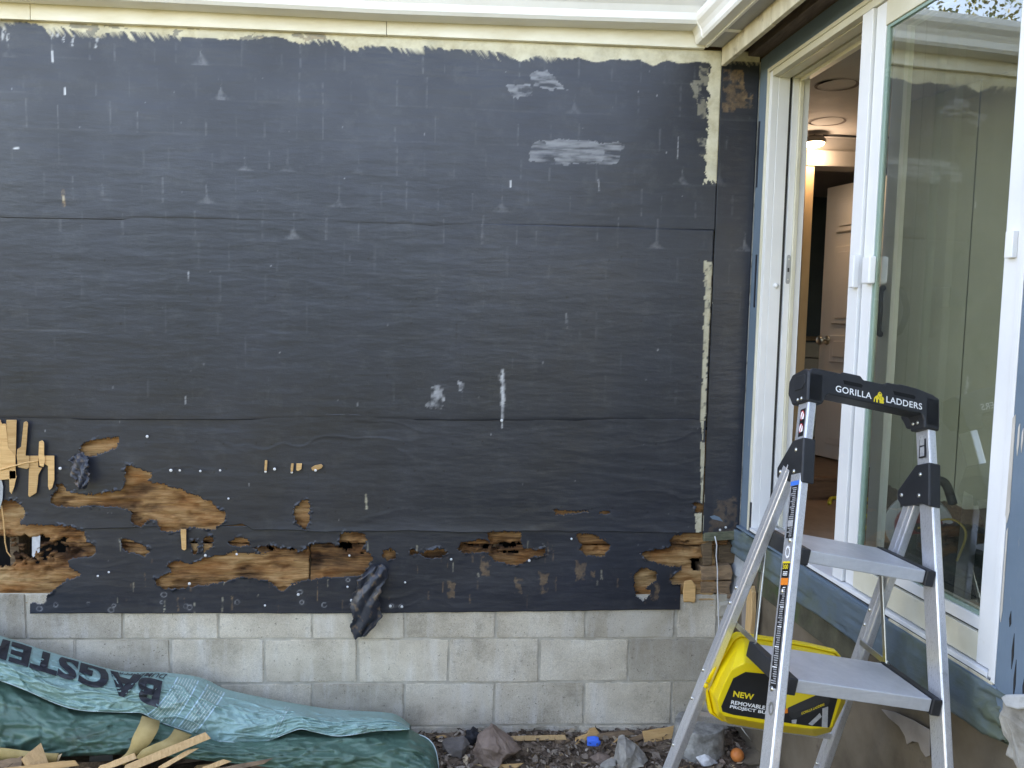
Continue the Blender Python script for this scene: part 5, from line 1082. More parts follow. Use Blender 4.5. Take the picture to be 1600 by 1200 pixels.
# printed picture of a ladder top on the right of the label
def pic(name, pts, mat, off): 
    b_ = MB(); q = [W3(u, v, yf-off) for u, v in pts]; b_.add(q, [tuple(range(len(q)))]); o_ = b_.build(name, mat, lab); return o_
pic('picture_patch', [(1228,1076),(1262,1080),(1285,1085),(1262,1092),(1240,1104),(1228,1108)], PYEL, .0022)
pic('picture_patch', [(1226,1107),(1231,1107),(1231,1114),(1226,1115)], PORG, .0026)
pic('picture_handle', [(1231,1106),(1246,1099),(1262,1092),(1278,1085),(1292,1087),(1297,1094),(1294,1102),(1283,1108),(1262,1115),(1247,1121),(1240,1125),(1233,1118)], plain('picture_dark', (.02, .02, .021), (.035, .035, .036), 40, rough=.4), .0028)
pic('picture_top', [(1231,1106),(1278,1085),(1292,1087),(1296,1092),(1283,1098),(1245,1112),(1234,1112)], plain('picture_dark2', (.035, .035, .037), rough=.4), .0032)
text_on('lettering', 'GORILLA LADDERS', PYEL, lab, lambda x, y: bmap(1252+36*x, 1117-14.5*x-4*y), (0, 0, 1, 1), .02)
pic('picture_leg', [(1285,1107),(1294,1104),(1293,1137),(1284,1136)], PGREY, .0035); pic('picture_leg', [(1263,1131),(1281,1114),(1284,1120),(1269,1134)], PGREY, .0036); pic('picture_leg', [(1237,1125),(1245,1124),(1244,1131),(1237,1130)], PGREY, .0036)

# ================================================================== GREEN DEBRIS BAG
def GR(u, v, off=0.0):
    d = ray(u, v); t_ = 2.0
    for _ in range(60):
        p = CP+d*t_; e = p[2]-float(hground(p[0], p[1]))-off; t_ += e/max(.2, -d[2])*.7
    return CP+d*t_
UPc = np.array([(-330, 1040), (-260, 990), (-180, 960), (-60, 978), (0, 995), (60, 1015), (110, 1030), (185, 1050), (250, 1052), (310, 1060), (350, 1078), (400, 1090), (450, 1100), (520, 1111), (600, 1116), (622, 1122), (640, 1136)], float)
HMc = np.array([(-330, 1075), (-260, 1060), (-180, 1042), (-60, 1045), (0, 1063), (40, 1078), (90, 1100), (130, 1110), (200, 1113), (222, 1114), (250, 1128), (300, 1145), (340, 1158), (400, 1160), (425, 1155), (450, 1145), (470, 1139), (490, 1143), (530, 1150), (590, 1142), (640, 1140)], float)
def _sm(C):
    q = np.array(smooth_path([np.array([a, b, 0.0]) for a, b in C], 10)); o_ = np.argsort(q[:, 0]); return q[o_, 0], q[o_, 1]
_ux, _uy = _sm(UPc); _hx, _hy = _sm(HMc)
U_ = lambda u: np.interp(u, _ux, _uy); H_m = lambda u: np.interp(u, _hx, _hy)
def wr(u, v, seed): # folds: mostly slanting creases
    a = fbm(u/70+v*1.2, v*3.2+u/260, seed, 3); r = 1-np.abs(2*a-1); c = fbm(u/24, v*6, seed+5, 3); k = 1-np.abs(2*fbm(u/38-v*1.6, v*4, seed+11, 2)-1)
    e1 = np.abs(fbm(u/46+v*2.1, v*4.4-u/300, seed+17, 2)-.5); e2 = np.abs(fbm(u/21-v*3, v*7+u/90, seed+23, 2)-.5)
    return .014*(a-.5)+.016*np.clip(r-.8, 0, 1)*3+.012*np.clip(k-.86, 0, 1)*5+.085*np.clip(.13-e1, 0, 1)+.035*np.clip(.10-e2, 0, 1)
def flapS(u, v, off=0.0):
    u = np.asarray(u, float); v = np.asarray(v, float); vp = U_(u)+(H_m(u)-U_(u))*np.clip(v, 0, 1.2)
    y = -.155-.19*np.clip(v, 0, 1.2)**.85-.055*np.sin(np.clip(v, 0, 1)*math.pi)-wr(u, v, 700)*np.clip(v*4, 0, 1)
    d = RT*((u-800)/F)[..., None]+UP*((600-vp)/F)[..., None]+FW; t_ = (y-CP[1])/d[..., 1]-off
    return CP+d*t_[..., None]
bagr = thing('debris_bag', 'teal green woven debris bag with black lettering crumpled against the block foundation', 'bag', G(300, 1160, 0))
def bag_mat():
    t = NT('teal_woven_fabric'); v = t.coords((1, 1, 1))
    c = t.ramp(t.noise(v, 2.6, 6), [(.32, (.19, .31, .26, 1)), (.55, (.235, .39, .355, 1)), (.75, (.28, .45, .43, 1))])
    d = t.ramp(t.noise(v, 5, 7, .65), [(.54, (0, 0, 0, 1)), (.74, (.8, .8, .8, 1))]); c = t.mix(d, c, (.15, .20, .14, 1))
    b = t.bump(t.noise(v, 17, 3, .5, 2.2), .55, .012); b = t.bump(t.noise(v, 60, 3, .6, 1.5), .3, .004, b); b = t.bump(t.noise(v, 500, 1), .25, .001, b)
    return t.set(Base_Color=c, Roughness=.42, Specular_IOR_Level=.45, Normal=b)
TEAL = bag_mat()
DGRN = plain('dark_green_fabric', (.05, .11, .08), (.085, .17, .125), 3.5, rough=.45, bump=.5, bscale=24, bdist=.01, grime=((.05, .075, .05), 5, .58))
uu, vv = np.meshgrid(np.linspace(-330, 640, 620), np.linspace(0, 1, 120)); front = flapS(uu, vv)
backr = []
for k in np.linspace(1, .04, 14):
    p = front[0].copy(); p[:, 1] += .12*k**.7*.9; p[:, 2] = p[:, 2]*(1-k**1.6)+(-.04)*k**1.6; backr.append(p)
Pb = np.concatenate([np.array(backr), front], 0)
o = grid_mesh('upper_flap', Pb, TEAL, bagr); md = o.modifiers.new('t', 'SOLIDIFY'); md.thickness = .0015
# body below the hem
BT_ = np.array([(-330, 1070), (-260, 1055), (-180, 1037), (-60, 1040), (0, 1058), (40, 1072), (90, 1094), (130, 1104), (222, 1108), (250, 1120), (300, 1137), (340, 1150), (400, 1152), (450, 1140), (530, 1143), (590, 1138), (640, 1139), (655, 1148), (672, 1156), (681, 1172), (685, 1200), (687, 1230)], float)
BB_ = np.array([(-330, 1190), (-60, 1185), (0, 1178), (100, 1182), (200, 1178), (300, 1186), (400, 1196), (450, 1204), (560, 1212), (640, 1222), (687, 1232)], float)
uu, vv = np.meshgrid(np.linspace(-330, 687, 300), np.linspace(0, 1, 44))
vp = np.interp(uu, BT_[:, 0], BT_[:, 1])*(1-vv)+np.interp(uu, BB_[:, 0], BB_[:, 1])*vv
yy = -.275-.185*np.sin(np.clip(vv, 0, 1)*math.pi*.60)-1.3*wr(uu, vv, 720)*np.clip(vv*5, 0, 1)
d = RT*((uu-800)/F)[..., None]+UP*((600-vp)/F)[..., None]+FW; Pd = CP+d*((yy-CP[1])/d[..., 1])[..., None]
o = grid_mesh('lower_body', Pd, DGRN, bagr); md = o.modifiers.new('t', 'SOLIDIFY'); md.thickness = .0015
HEM = plain('pale_hem_stitch', (.42, .55, .55), (.55, .66, .66), 30, rough=.6)
MB().tube([flapS(np.array(u), np.array(1.0), .002) for u in np.linspace(-330, 640, 220)], .0016, 5).build('hem_cord', HEM, bagr, 0, True)
edge_ = [(636, 1139), (650, 1146), (665, 1152), (676, 1162), (682, 1176), (685, 1195), (687, 1225)]
MB().tube(smooth_path([W3(u, v, -.25-.02*k) for k, (u, v) in enumerate(edge_)]), .0020, 5).build('hem_cord', HEM, bagr, 0, True)
# pale inside lip at the right end
lipA = [W3(u, v, -.245-.02*k) for k, (u, v) in enumerate(edge_)]; lipB = [W3(u-16-2*k, v+5, -.27-.015*k) for k, (u, v) in enumerate(edge_)]
grid_mesh('end_lip', np.array([lipA, lipB]), plain('mid_green_fabric', (.06, .14, .11), (.09, .19, .15), 6, rough=.5), bagr)
def bagtext(body, u0, u1, b0, b1, h0, h1, bold):
    def mp(x, y):
        u = u0+(u1-u0)*x-y*7.0; vpx = b0+(b1-b0)*x+y*(h0+(h1-h0)*x); vq = (vpx-U_(u))/(H_m(u)-U_(u)); return flapS(np.array(u), np.array(vq), .013)
    return text_on('lettering', body, plain('bag_print_black', (.012, .014, .018), (.03, .033, .04), 40, rough=.6), bagr, mp, (0, 0, 1, 1), bold, 0, 5, 1.05)
bagtext('BAGSTER', 254, -26, 1063.5, 990, 43, 29, .045)
bagtext('DUMPSTER', 262, 196, 1059.5, 1049, -4.5, -4.5, .01) if False else bagtext('DUMPSTER', 262, 190, 1052.6, 1046.5, 7.5, 6, .01)
LINE = plain('bag_line_print', (.42, .60, .66), (.5, .68, .72), 20, rough=.6); LINEW = plain('bag_line_cream', (.60, .66, .60), rough=.6)
for grp, (a0, a1, c0, c1, nn) in enumerate(((279, 311, 229, 266, 8), (326, 352, 277, 304, 7))):
    for k in range(nn):
        q = k/(nn-1); ut, ub = a0+(a1-a0)*q, c0+(c1-c0)*q; w = 1.0 if k in (0, nn-1) else .45; b = MB(); vs_ = np.linspace(.04, .97, 26)
        for t_ in vs_:
            uc = ut+(ub-ut)*t_**1.15
            b.v += [tuple(flapS(np.array(uc-w), np.array(t_), .0035)), tuple(flapS(np.array(uc+w), np.array(t_), .0035))]
        b.f = [(2*i, 2*i+1, 2*i+3, 2*i+2) for i in range(len(vs_)-1)]; b.build('printed_line', LINE if k in (0, nn-1) else LINEW, bagr)
def seamr(u0, v0, u1, v1, w):
    b = MB(); 
    for t_ in np.linspace(0, 1, 20):
        u, v = u0+(u1-u0)*t_, v0+(v1-v0)*t_; b.v += [tuple(flapS(np.array(u-w), np.array(v), .005)), tuple(flapS(np.array(u+w), np.array(v), .005))]
    b.f = [(2*i, 2*i+1, 2*i+3, 2*i+2) for i in range(19)]; return b
seamr(451, .02, 425, 1.0, 3).build('seam_tape', TEAL, bagr); seamr(448, .05, 422, 1.0, .6).build('seam_stitch', HEM, bagr); seamr(454, .05, 428, 1.0, .6).build('seam_stitch', HEM, bagr)
WEB = plain('tan_webbing', (.36, .25, .085), (.46, .33, .13), 18, (1, 1, 1), rough=.75, bump=.4, bscale=200, bdist=.002)
def strap(rows, ys):
    L_ = [W3(*a, y) for (a, _), y in zip(rows, ys)]; R_ = [W3(*b_, y-.004) for (_, b_), y in zip(rows, ys)]; A_ = np.array(smooth_path(L_, 6)); B_ = np.array(smooth_path(R_, 6))
    o = grid_mesh('strap', np.stack([A_, A_*.5+B_*.5, B_], 0), WEB, bagr); md = o.modifiers.new('t', 'SOLIDIFY'); md.thickness = .003; return o
strap([((222, 1118), (250, 1126)), ((217, 1132), (247, 1140)), ((207, 1152), (234, 1162)), ((203, 1166), (218, 1176)), ((196, 1178), (206, 1186)), ((180, 1190), (194, 1196))], [-.40, -.475, -.52, -.53, -.53, -.53])
strap([((273, 1138), (300, 1148)), ((262, 1153), (282, 1165)), ((240, 1163), (258, 1176)), ((222, 1172), (240, 1182)), ((212, 1184), (226, 1192))], [-.42, -.50, -.53, -.54, -.54])
strap([((-60, 1166), (-60, 1188)), ((0, 1168), (0, 1190)), ((40, 1173), (38, 1191)), ((70, 1176), (66, 1192)), ((92, 1177), (88, 1192))], [-.52, -.525, -.53, -.53, -.525])

# ================================================================== WOOD SCRAPS, STONES AND SMALL THINGS ON THE GROUND
def plank(p0, p1, wpx, th, mat, label, off0=.02, off1=.02, name='wood_scrap', cat='wood scrap', group='wood scraps on the ground', ends=None):
    A_, B_ = (W3(*p0, off0) if off0 < -.2 else GR(*p0, off0)), (W3(*p1, off1) if off1 < -.2 else GR(*p1, off1)); ax_ = B_-A_; ln = np.linalg.norm(ax_); ax_ /= ln
    view = (A_-CP)/np.linalg.norm(A_-CP); sd_ = np.cross(ax_, view); sd_ /= np.linalg.norm(sd_); nn = np.cross(ax_, sd_)
    if nn[2] < 0: nn = -nn
    dist = np.linalg.norm(A_-CP); w = wpx/F*dist; r = random.Random(int(p0[0]*7+p1[1]*3)); b = MB(); m = 5
    for k in range(m):
        q = k/(m-1); c = A_+ax_*ln*q+nn*r.uniform(-.002, .002); ww = w*(.5+r.uniform(-.07, .05)); e0 = ax_*(r.uniform(-.02, .02) if k in (0, m-1) else 0)
        b.v += [tuple(c-sd_*ww+e0), tuple(c+sd_*ww-e0), tuple(c+sd_*ww-e0-nn*th), tuple(c-sd_*ww+e0-nn*th)]
    b.f = [(k*4+i, k*4+(i+1) % 4, (k+1)*4+(i+1) % 4, (k+1)*4+i) for k in range(m-1) for i in range(4)]+[(0, 1, 2, 3), tuple((m-1)*4+i for i in (3, 2, 1, 0))]
    o = b.build(name, mat, None, .0012, loc=(A_+B_)/2, seg=1); prop(o, label, cat, group); return o
plank((193, 1203), (325, 1149), 10, .012, FRESHX, 'long fresh yellow lath slanting up across the green bag', -.66, -.56)
plank((246, 1203), (303, 1170), 6, .007, FRESHX, 'thin pale lath strip below the long yellow lath', -.64, -.57)
plank((150, 1204), (212, 1181), 8, .008, FRESHX, 'narrow yellow strip crossing the foot of the tan straps', -.63, -.58)
plank((330, 1206), (420, 1189), 6, .007, SCRAP, 'long thin brown strip in front of the dark green fold', -.60, -.56)
plank((14, 1204), (120, 1192), 7, .008, FRESH, 'long fresh strip lying along the lower left corner', -.66, -.62)
plank((318, 1202), (356, 1188), 6, .008, FRESHX, 'short pale stick lying right of the long yellow lath', -.62, -.57)
plank((46, 1204), (72, 1182), 34, .010, FRESHX, 'broad orange shingle piece at the lower left edge of the heap', .03, .05)
plank((86, 1186), (182, 1178), 18, .014, SCRAP, 'wide brown board fragment below the dark green fold', .02, .02)
plank((120, 1198), (202, 1194), 10, .010, OLDW, 'dark brown splintered strip at the bottom left of the heap', .03, .03)
plank((176, 1182), (206, 1164), 13, .010, SCRAP, 'short brown chip tucked behind the tan strap', .02, .05)
plank((58, 1190), (101, 1163), 9, .003, plain('green_painted_strip', (.07, .11, .04), (.10, .15, .06), 9, rough=.6), 'thin green painted strip poking up by the bag strap', .02, .07)
plank((240, 1204), (258, 1182), 7, .006, SCRAP, 'small brown stick upright beside the second tan strap', .02, .03)
plank((262, 1196), (300, 1178), 8, .007, OLDW, 'dark stick under the long yellow lath', .01, .03)
plank((282, 1190), (318, 1184), 6, .006, SCRAP, 'brown splinter right below the long lath tip', .01, .02)
plank((300, 1203), (342, 1196), 9, .006, FRESH, 'curled yellow shaving at the bottom edge near the lath', .015, .02)
plank((392, 1201), (552, 1198), 7, .010, SCRAP, 'long flat brown slat along the bottom edge under the bag', .015, .015)
plank((535, 1203), (556, 1193), 5, .006, FRESH, 'small yellow chip at the right end of the long flat slat', .01, .02)
plank((0, 1200), (34, 1193), 16, .008, SCRAP, 'brown bark piece in the bottom left corner', .02, .03)
plank((207, 1203), (236, 1196), 12, .008, SCRAP, 'brown offcut at the foot of the first tan strap', .02, .02)
plank((796, 1154), (884, 1152), 7, .010, FRESHX, 'pale pointed lath lying at the foot of the block wall', .02, .025)
plank((868, 1160), (886, 1152), 13, .008, SCRAP, 'crumpled brown wood chunk at the end of the pointed lath', .01, .02)
plank((899, 1158), (922, 1150), 9, .008, FRESH, 'small tan shingle bit left of the blue scrap', .01, .02)
plank((918, 1146), (935, 1143), 12, .008, FRESH, 'square tan chip standing above the blue scrap', .03, .03)
plank((930, 1152), (986, 1144), 8, .009, SCRAP, 'brown slat against the blocks right of the blue scrap', .02, .025)
plank((985, 1158), (1012, 1147), 7, .008, SCRAP, 'short brown stick above the grey stone', .015, .02)
plank((1006, 1152), (1052, 1144), 16, .016, FRESH, 'thick splintered tan wood block beside the ladder leg', .02, .025)
plank((780, 1199), (812, 1197), 8, .006, FRESH, 'small tan chip in front of the brown stone', .01, .01)
plank((678, 1153), (697, 1150), 4, .005, FRESH, 'thin tan splinter by the right end of the bag', .01, .01)
plank((956, 1163), (968, 1152), 2, .002, FRESH, 'fine straw beside the blue scrap', .01, .02)
pq = [GR(139, 1190, .03), GR(176, 1192, .03)]; up_ = np.array([0, .015, .075])
cps = MB().prism([pq[0], pq[1], pq[1]+up_-np.array([.004, 0, 0]), pq[0]+up_*1.02], [p+np.array([0, .003, 0]) for p in (pq[0], pq[1], pq[1]+up_-np.array([.004, 0, 0]), pq[0]+up_*1.02)])
t = NT('clear_plastic'); t.set(Base_Color=(.75, .74, .70, 1), Roughness=.25, Transmission_Weight=.6, IOR=1.3)
prop(cps.build('plastic_scrap', t.m, None, .0008), 'clear square plastic scrap standing among the brown boards', 'plastic')
def rock(pts, mat, label, name='stone', depth=.08, sink=.01, cat='stone', seed=1):
    base = GR(np.mean([p[0] for p in pts]), max(p[1] for p in pts)); y0 = base[1]+depth*.3; r = random.Random(seed); V = []
    O_ = [W3(u, v, y0) for u, v in pts]; c = np.mean(O_, 0)
    for p in O_: V += [p, c+(p-c)*r.uniform(.45, .75)+np.array([r.uniform(-.01, .01), -depth*r.uniform(.35, .55), 0]), c+(p-c)*r.uniform(.6, .85)+np.array([0, depth*r.uniform(.4, .6), 0])]
    bm = bmesh.new(); [bm.verts.new(tuple(v-base)) for v in V]; bmesh.ops.convex_hull(bm, input=bm.verts); 
    bmesh.ops.delete(bm, geom=[v for v in bm.verts if not v.link_faces], context='VERTS'); bmesh.ops.subdivide_edges(bm, edges=bm.edges, cuts=2, use_grid_fill=True)
    bmesh.ops.triangulate(bm, faces=bm.faces)
    bmesh.ops.subdivide_edges(bm, edges=bm.edges, cuts=1); sz = depth/.12
    for v in bm.verts: v.co += Vector(mnoise.noise_vector(v.co*14+Vector((seed, 0, 0))))*.011*sz+Vector(mnoise.noise_vector(v.co*48+Vector((seed, 3, 0))))*.005*sz
    me = bpy.data.meshes.new(name); bm.to_mesh(me); bm.free(); o = link_mesh(name, me, mat, None, base); prop(o, label, cat); return o
rock([(770,1137),(783,1150),(806,1160),(812,1166),(785,1192),(760,1197),(742,1190),(740,1170),(745,1152)], ROCKB, 'brown pointed stone at the foot of the block wall', depth=.14, seed=3)
rock([(692,1158),(724,1153),(735,1160),(722,1180),(700,1178),(690,1170)], plain('dark_slab', (.10, .085, .075), (.17, .15, .135), 9, rough=.9, bump=.5), 'flat dark stone slab left of the brown pointed stone', depth=.10, seed=4)
rock([(965,1158),(975,1155),(990,1164),(1008,1178),(1012,1188),(1000,1200),(965,1200),(960,1188)], ROCKG, 'pale grey broken stone left of the ladder leg', depth=.12, seed=5)
rock([(938,1196),(950,1190),(962,1188),(964,1200),(940,1202)], ROCKG, 'small grey stone beside the pale broken stone', depth=.05, seed=6)
rock([(922,1184),(935,1178),(952,1182),(955,1188),(940,1192),(925,1190)], ROCKB, 'small brown stone lying in the dirt between the larger stones', depth=.05, seed=7)
rock([(1087,1184),(1100,1179),(1108,1182),(1122,1192),(1112,1197),(1095,1196)], plain('white_plaster', (.55, .54, .53), (.72, .71, .7), 60, rough=.9, bump=.5), 'white plaster chunk in front of the concrete pier', 'plaster_chunk', .05, cat='plaster', seed=8)
rock([(1124,1188),(1130,1186),(1134,1192),(1130,1197),(1124,1196)], ROCKB, 'tan pebble right of the white plaster chunk', 'pebble', .03, seed=9)
rock([(1150,1183),(1190,1172),(1205,1178),(1205,1192),(1160,1196)], PARGE, 'flat muddy stone behind the left ladder rail', depth=.10, seed=10)
rock([(1120,942),(1136,940),(1140,955),(1132,966),(1120,962)], MORTAR, 'rubble lump of mortar at the end of the block foundation', 'mortar_lump', .05, cat='rubble', seed=11)
rock([(1122,966),(1138,964),(1140,984),(1128,994),(1121,986)], ROCKG, 'lower rubble stone wedged at the end of the foundation', 'rubble_stone', .05, cat='rubble', seed=12)
for nm_ in ('mortar_lump', 'rubble_stone'):
    o = bpy.data.objects[nm_]; c = W3(1130, 952 if nm_ == 'mortar_lump' else 980, .02); bbx = np.mean([np.array(v.co) for v in o.data.vertices], 0); s_ = (c[1]-CP[1])/(o.location.y+bbx[1]-CP[1])
    for v in o.data.vertices: v.co = Vector(v.co)-Vector(tuple(bbx))
    o.location = tuple(c)
# black paper lump, blue scrap, orange ball, concrete pier
def lump(name, mat, c, rx, ry, rz, label, cat, amp=.4, freq=3, seed=0, n=26, m=16, squash=None):
    th_, ph_ = np.meshgrid(np.linspace(0, 2*math.pi, n+1), np.linspace(0, math.pi, m)); sx_, sy_, sz_ = np.cos(th_)*np.sin(ph_), np.sin(th_)*np.sin(ph_), np.cos(ph_)
    R_ = 1+amp*(fbm(sx_*freq+8, sy_*freq+sz_*freq*1.3+8, 800+seed)-.5)*2; P_ = np.stack([rx*R_*sx_, ry*R_*sy_, rz*R_*sz_], -1)
    P_[:, -1] = P_[:, 0]; o = grid_mesh(name, P_+np.asarray(c), mat, None, None, True, None, loc=c); prop(o, label, cat); return o
c = GR(738, 1152, .03); lump('paper_lump', plain('black_crumpled_paper', (.008, .008, .01), (.02, .02, .024), 20, rough=.7, bump=.8, bscale=50, bdist=.01), c, .034, .03, .036, 'crumpled black tar paper lump behind the brown stone', 'paper', .5, 3, 1)
c = GR(927, 1162, .012); bs = thing('blue_scrap', 'bright blue plastic scrap at the foot of the block wall', 'plastic', c)
PB2 = plain('bright_blue_plastic', (.02, .16, .75), (.03, .2, .82), 9, rough=.4)
MB().prism([c+np.array(p) for p in ((-.027, 0, -.012), (.024, -.004, -.014), (.027, .0, .010), (.010, .004, .014), (-.026, .002, .012))], [c+np.array(p)+np.array([.002, .028, .006]) for p in ((-.027, 0, -.012), (.024, -.004, -.014), (.027, .0, .010), (.010, .004, .014), (-.026, .002, .012))]).build('sleeve', PB2, bs, .004)
MB().prism([c+np.array(p) for p in ((.0275, .004, -.008), (.033, .004, -.008), (.033, .02, -.008), (.0275, .02, -.008))], [c+np.array(p) for p in ((.0275, .004, .006), (.033, .004, .006), (.033, .02, .006), (.0275, .02, .006))]).build('plug', PB2, bs, .002)
c = GR(1152, 1180, .028); ball = lump('orange_ball', plain('orange_rubber', (.62, .17, .035), (.68, .21, .05), 8, rough=.55, bump=.25, bscale=160, bdist=.002, grime=((.35, .12, .05), 14, .64)), c, .0285, .0285, .0285, 'small scuffed orange ball lying in the dirt behind the ladder', 'ball', .02, 2, 2, 32, 20)
pc2 = GR(1098, 1192, 0.0)+np.array([0.01, .10, 0]); zt2 = float(on_plane(1100, 1128, pc2, np.array([0, 1.0, 0]))[2])
TH, ZS = np.meshgrid(np.linspace(0, 2*math.pi, 49), np.linspace(-.05, 1, 30)); hgt = zt2-pc2[2]
RR = .104*(1+.05*(fbm(np.cos(TH)*3+4, np.sin(TH)*3+ZS*3, 851)-.5)+.05*(fbm(np.cos(TH)*12+4, np.sin(TH)*12+ZS*9, 852)-.5))*(1+.10*(1-ZS))
P_ = np.stack([pc2[0]+RR*np.cos(TH)+.0*ZS, pc2[1]+RR*np.sin(TH), pc2[2]+ZS*hgt+.012*(fbm(np.cos(TH)*4+2, np.sin(TH)*4, 853)-.5)*(ZS > .97)], -1)
rows = [P_]
for k in (.93, .7, .4, 0.0):
    q = P_[-1:].copy(); cc = np.array([pc2[0], pc2[1], 0]); q[..., :2] = cc[:2]+(q[..., :2]-cc[:2])*k; q[..., 2] = pc2[2]+hgt+.006*(1-k)+.008*(fbm(q[..., 0]*40, q[..., 1]*40, 854)-.5); rows.append(q)
pier = grid_mesh('concrete_pier', np.concatenate(rows, 0), CONC, None, None, True, None, loc=(pc2[0], pc2[1], pc2[2])); prop(pier, 'stubby rough concrete pier behind the ladder leg in the corner', 'pier')
wr_ = MB().tube([W3(1152, 1128, -.20), W3(1165, 1146, -.24), GR(1180, 1165, .01)], .0022, 6).build('wire', plain('pale_wire', (.5, .48, .42), rough=.5), None, 0, True); prop(wr_, 'short stiff pale wire slanting into the dirt under the yellow bucket', 'wire')
# litter: bark, leaves, chips nobody could count
def litter(name, n, xr, yr_, mat, smin, smax, label, seed, hover=.003, cond=None, flat=.5):
    r = np.random.default_rng(seed); V = []; Fc = []; C = []
    while len(Fc) < n:
        x, y = r.uniform(*xr), r.uniform(*yr_)
        if cond and not cond(x, y): continue
        z = float(hground(x, y))+hover+r.uniform(0, .012); s_ = r.uniform(smin, smax); el = r.uniform(.25, .8); a = r.uniform(0, 6.28)
        ax_ = np.array([math.cos(a), math.sin(a), r.normal(0, flat)]); ax_ /= np.linalg.norm(ax_); bx_ = np.cross(ax_, r.normal(0, flat, 3)+np.array([0, 0, 1])); bx_ /= np.linalg.norm(bx_); cx_ = np.cross(ax_, bx_)
        k = len(V); c0 = np.array([x, y, z]); w_ = s_*el
        q = [c0-ax_*s_, c0-ax_*s_*.3+bx_*w_*r.uniform(.6, 1), c0+ax_*s_*.5+bx_*w_*r.uniform(.4, .9), c0+ax_*s_+cx_*s_*.2, c0+ax_*s_*.3-bx_*w_*r.uniform(.5, 1), c0-ax_*s_*.5-bx_*w_*r.uniform(.4, .9)]
        V += q; Fc.append(tuple(range(k, k+6))); tn = r.random(); C += [(tn, r.random(), 0, 1)]*6
    me = bpy.data.meshes.new(name); me.from_pydata([tuple(v) for v in V], [], Fc); at = me.attributes.new('tone', 'FLOAT_COLOR', 'POINT'); at.data.foreach_set('color', np.array(C, np.float32).ravel())
    o = link_mesh(name, me, mat); prop(o, label, 'litter', kind='stuff'); return o
def litter_mat(name, stops):
    t = NT(name); at = t.n('ShaderNodeAttribute'); at.attribute_name = 'tone'; sp = t.n('ShaderNodeSeparateColor'); t.l(at.outputs['Color'], sp.inputs[0])
    c = t.ramp(sp.outputs[0], stops); c = t.mix(1.0, c, t.ramp(t.noise(t.coords(), 60, 5), [(.3, (.6, .6, .6, 1)), (.7, (1.3, 1.3, 1.3, 1))]), 'MULTIPLY'); return t.set(Base_Color=c, Roughness=.85, Specular_IOR_Level=.25)
LM1 = litter_mat('leaf_litter', [(0, (.055, .038, .027, 1)), (.45, (.15, .105, .075, 1)), (.75, (.25, .195, .15, 1)), (.93, (.36, .30, .24, 1)), (1, (.52, .39, .24, 1))])
LM2 = litter_mat('wood_chips', [(0, (.06, .04, .025, 1)), (.4, (.16, .10, .06, 1)), (.75, (.32, .21, .11, 1)), (1, (.55, .39, .21, 1))])
litter('leaf_litter', 3400, (-.1, 2.0), (-.62, .0), LM1, .006, .026, 'dark dry leaves and bark scattered over the dirt', 31)
litter('gravel_chips', 1500, (-.1, 2.0), (-.6, .0), LM1, .003, .009, 'fine grit and small stones over the dirt', 32, .001, None, .8)
litter('wood_chips', 900, (-1.6, .1), (-.95, -.36), LM2, .010, .045, 'splinters and shingle chips covering the scrap heap', 33, .006, None, .35)
litter('wood_shavings', 260, (.0, 1.75), (-.45, -.01), LM2, .005, .026, 'few pale wood chips on the dirt', 34)

# ================================================================== ADDED HEDGE, unseen behind the viewer, there to darken the lower wall
hx, hz = np.meshgrid(np.linspace(-16, 2.0, 150), np.linspace(0, 1, 30)); hy_ = -10.5+1.1*np.cos(hz*math.pi*.5)*0-.9*(hz*2-1)*0
ang = hz*math.pi; Ph = np.stack([hx, -10.5+.9*np.cos(ang)+.5*(fbm(hx*1.4, hz*6, 901)-.5), -.1+(3.6+.8*(fbm(hx*.7, hx*0, 902)-.5))*np.sin(ang)**.5+.3*(fbm(hx*2.5, hz*9, 903)-.5)], -1)
hd = grid_mesh('added_hedge', Ph, plain('added_hedge_leaves', (.012, .025, .008), (.05, .085, .025), 9, rough=.7, bump=1.0, bscale=14, bdist=.15), None, None, True, None); prop(hd, 'unseen leafy screen added across the yard to darken the wall', 'added_hedge')
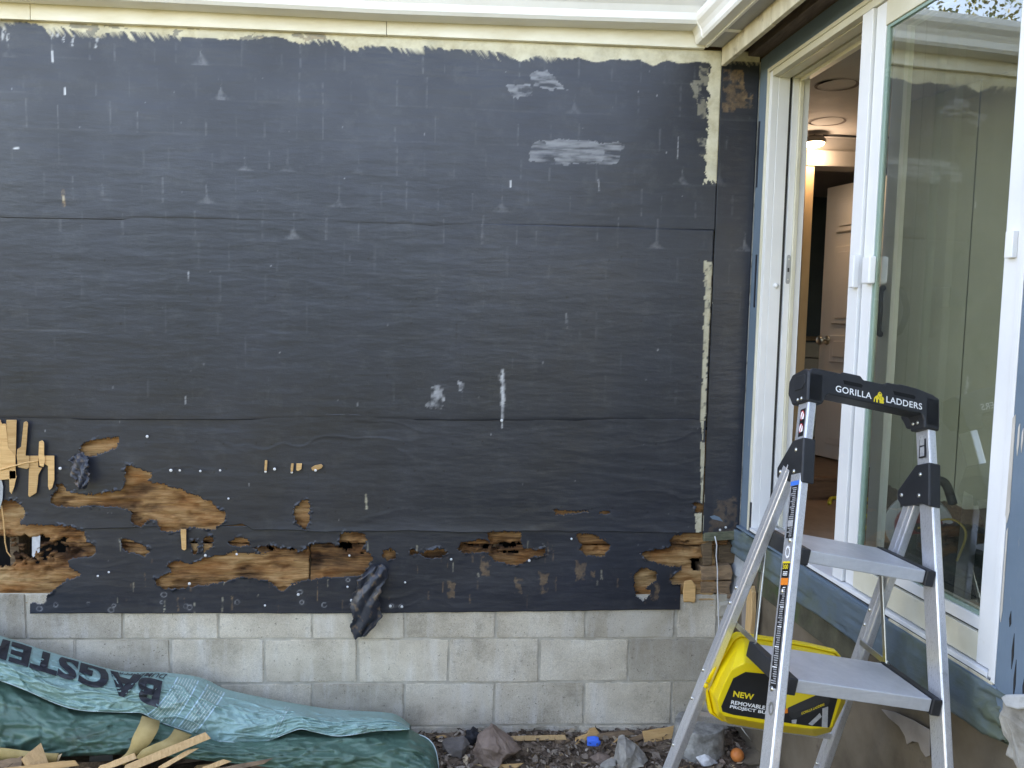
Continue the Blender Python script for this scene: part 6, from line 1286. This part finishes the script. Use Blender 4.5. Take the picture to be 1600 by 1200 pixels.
# ================================================================== TREES BEYOND THE BACK ROOF (seen mirrored in the door glass)
def tree_mats(nm, a, b): return plain(nm, a, b, 1.2, rough=.6, c3=None)
BARK = plain('bark', (.06, .05, .04), (.14, .12, .1), 12, rough=.95)
def tree(x, y, h, cr, label, leafmat, nleaf, seed, sparse=.0):
    r = np.random.default_rng(seed); t = thing('tree', label, 'tree', (x, y, float(hground(x, y)))); z0 = float(hground(x, y)); base = np.array([x, y, z0-.1])
    b = MB(); top = base+np.array([r.normal(0, .3), r.normal(0, .3), h*.8]); pts_ = [base, base*.66+top*.34+r.normal(0, .15, 3)*[1, 1, 0], base*.33+top*.67+r.normal(0, .15, 3)*[1, 1, 0], top]; b.tube(smooth_path(pts_, 5), .05*h/2.2, 10, .03); b.build('trunk', BARK, t, 0, True)
    tips = []; b = MB()
    for k in range(26):
        q = r.uniform(.35, 1.0); p0 = base*(1-q)+top*q; a = r.uniform(0, 6.28); ln = cr*r.uniform(.5, 1.05)*(1.15-.5*q); e = r.uniform(.1, .9); d = np.array([math.cos(a)*math.cos(e), math.sin(a)*math.cos(e), math.sin(e)])
        p1 = p0+d*ln*.5+r.normal(0, .1, 3); p2 = p0+d*ln+np.array([0, 0, .15*ln])+r.normal(0, .15, 3); b.tube([p0, p1, p2], .045*(1.2-q), 6, .008); tips += [p1*.4+p2*.6, p2, p2+r.normal(0, .25, 3)]
    b.build('limb', BARK, t, 0, True)
    ti = np.array(tips); c = ti[r.integers(0, len(ti), nleaf)]+r.normal(0, cr*.16, (nleaf, 3))*(1+sparse); s_ = r.uniform(.03, .07, nleaf)[:, None]
    u1 = r.normal(0, 1, (nleaf, 3)); u1 /= np.linalg.norm(u1, axis=1)[:, None]; u2 = np.cross(u1, r.normal(0, 1, (nleaf, 3))); u2 /= np.linalg.norm(u2, axis=1)[:, None]
    V = np.stack([c-u1*s_, c+u2*s_*.5, c+u1*s_, c-u2*s_*.5], 1).reshape(-1, 3)-ORG[t.name]; me = bpy.data.meshes.new('crown'); me.vertices.add(len(V)); me.vertices.foreach_set('co', V.astype(np.float32).ravel())
    me.loops.add(len(V)); me.loops.foreach_set('vertex_index', np.arange(len(V), dtype=np.int32)); me.polygons.add(nleaf); me.polygons.foreach_set('loop_start', (np.arange(nleaf)*4).astype(np.int32)); me.update(calc_edges=True)
    link_mesh('crown', me, leafmat, t); return t
LF1 = plain('leaf_mid_green', (.05, .09, .025), (.10, .15, .04), 1.5, rough=.55); LF2 = plain('leaf_yellow_green', (.12, .14, .035), (.20, .20, .06), 1.5, rough=.55)
tree(-5.6, 9.5, 9.2, 2.3, 'loose mid green tree beyond the back roof', LF1, 4200, 41, .7); tree(-8.3, 9.4, 8.6, 2.2, 'yellow green tree behind the back roof, mirrored in the door glass', LF2, 9000, 42, .5); tree(-11.5, 12, 10.5, 2.8, 'tall green tree farthest left beyond the roof', LF1, 7000, 43, .2)
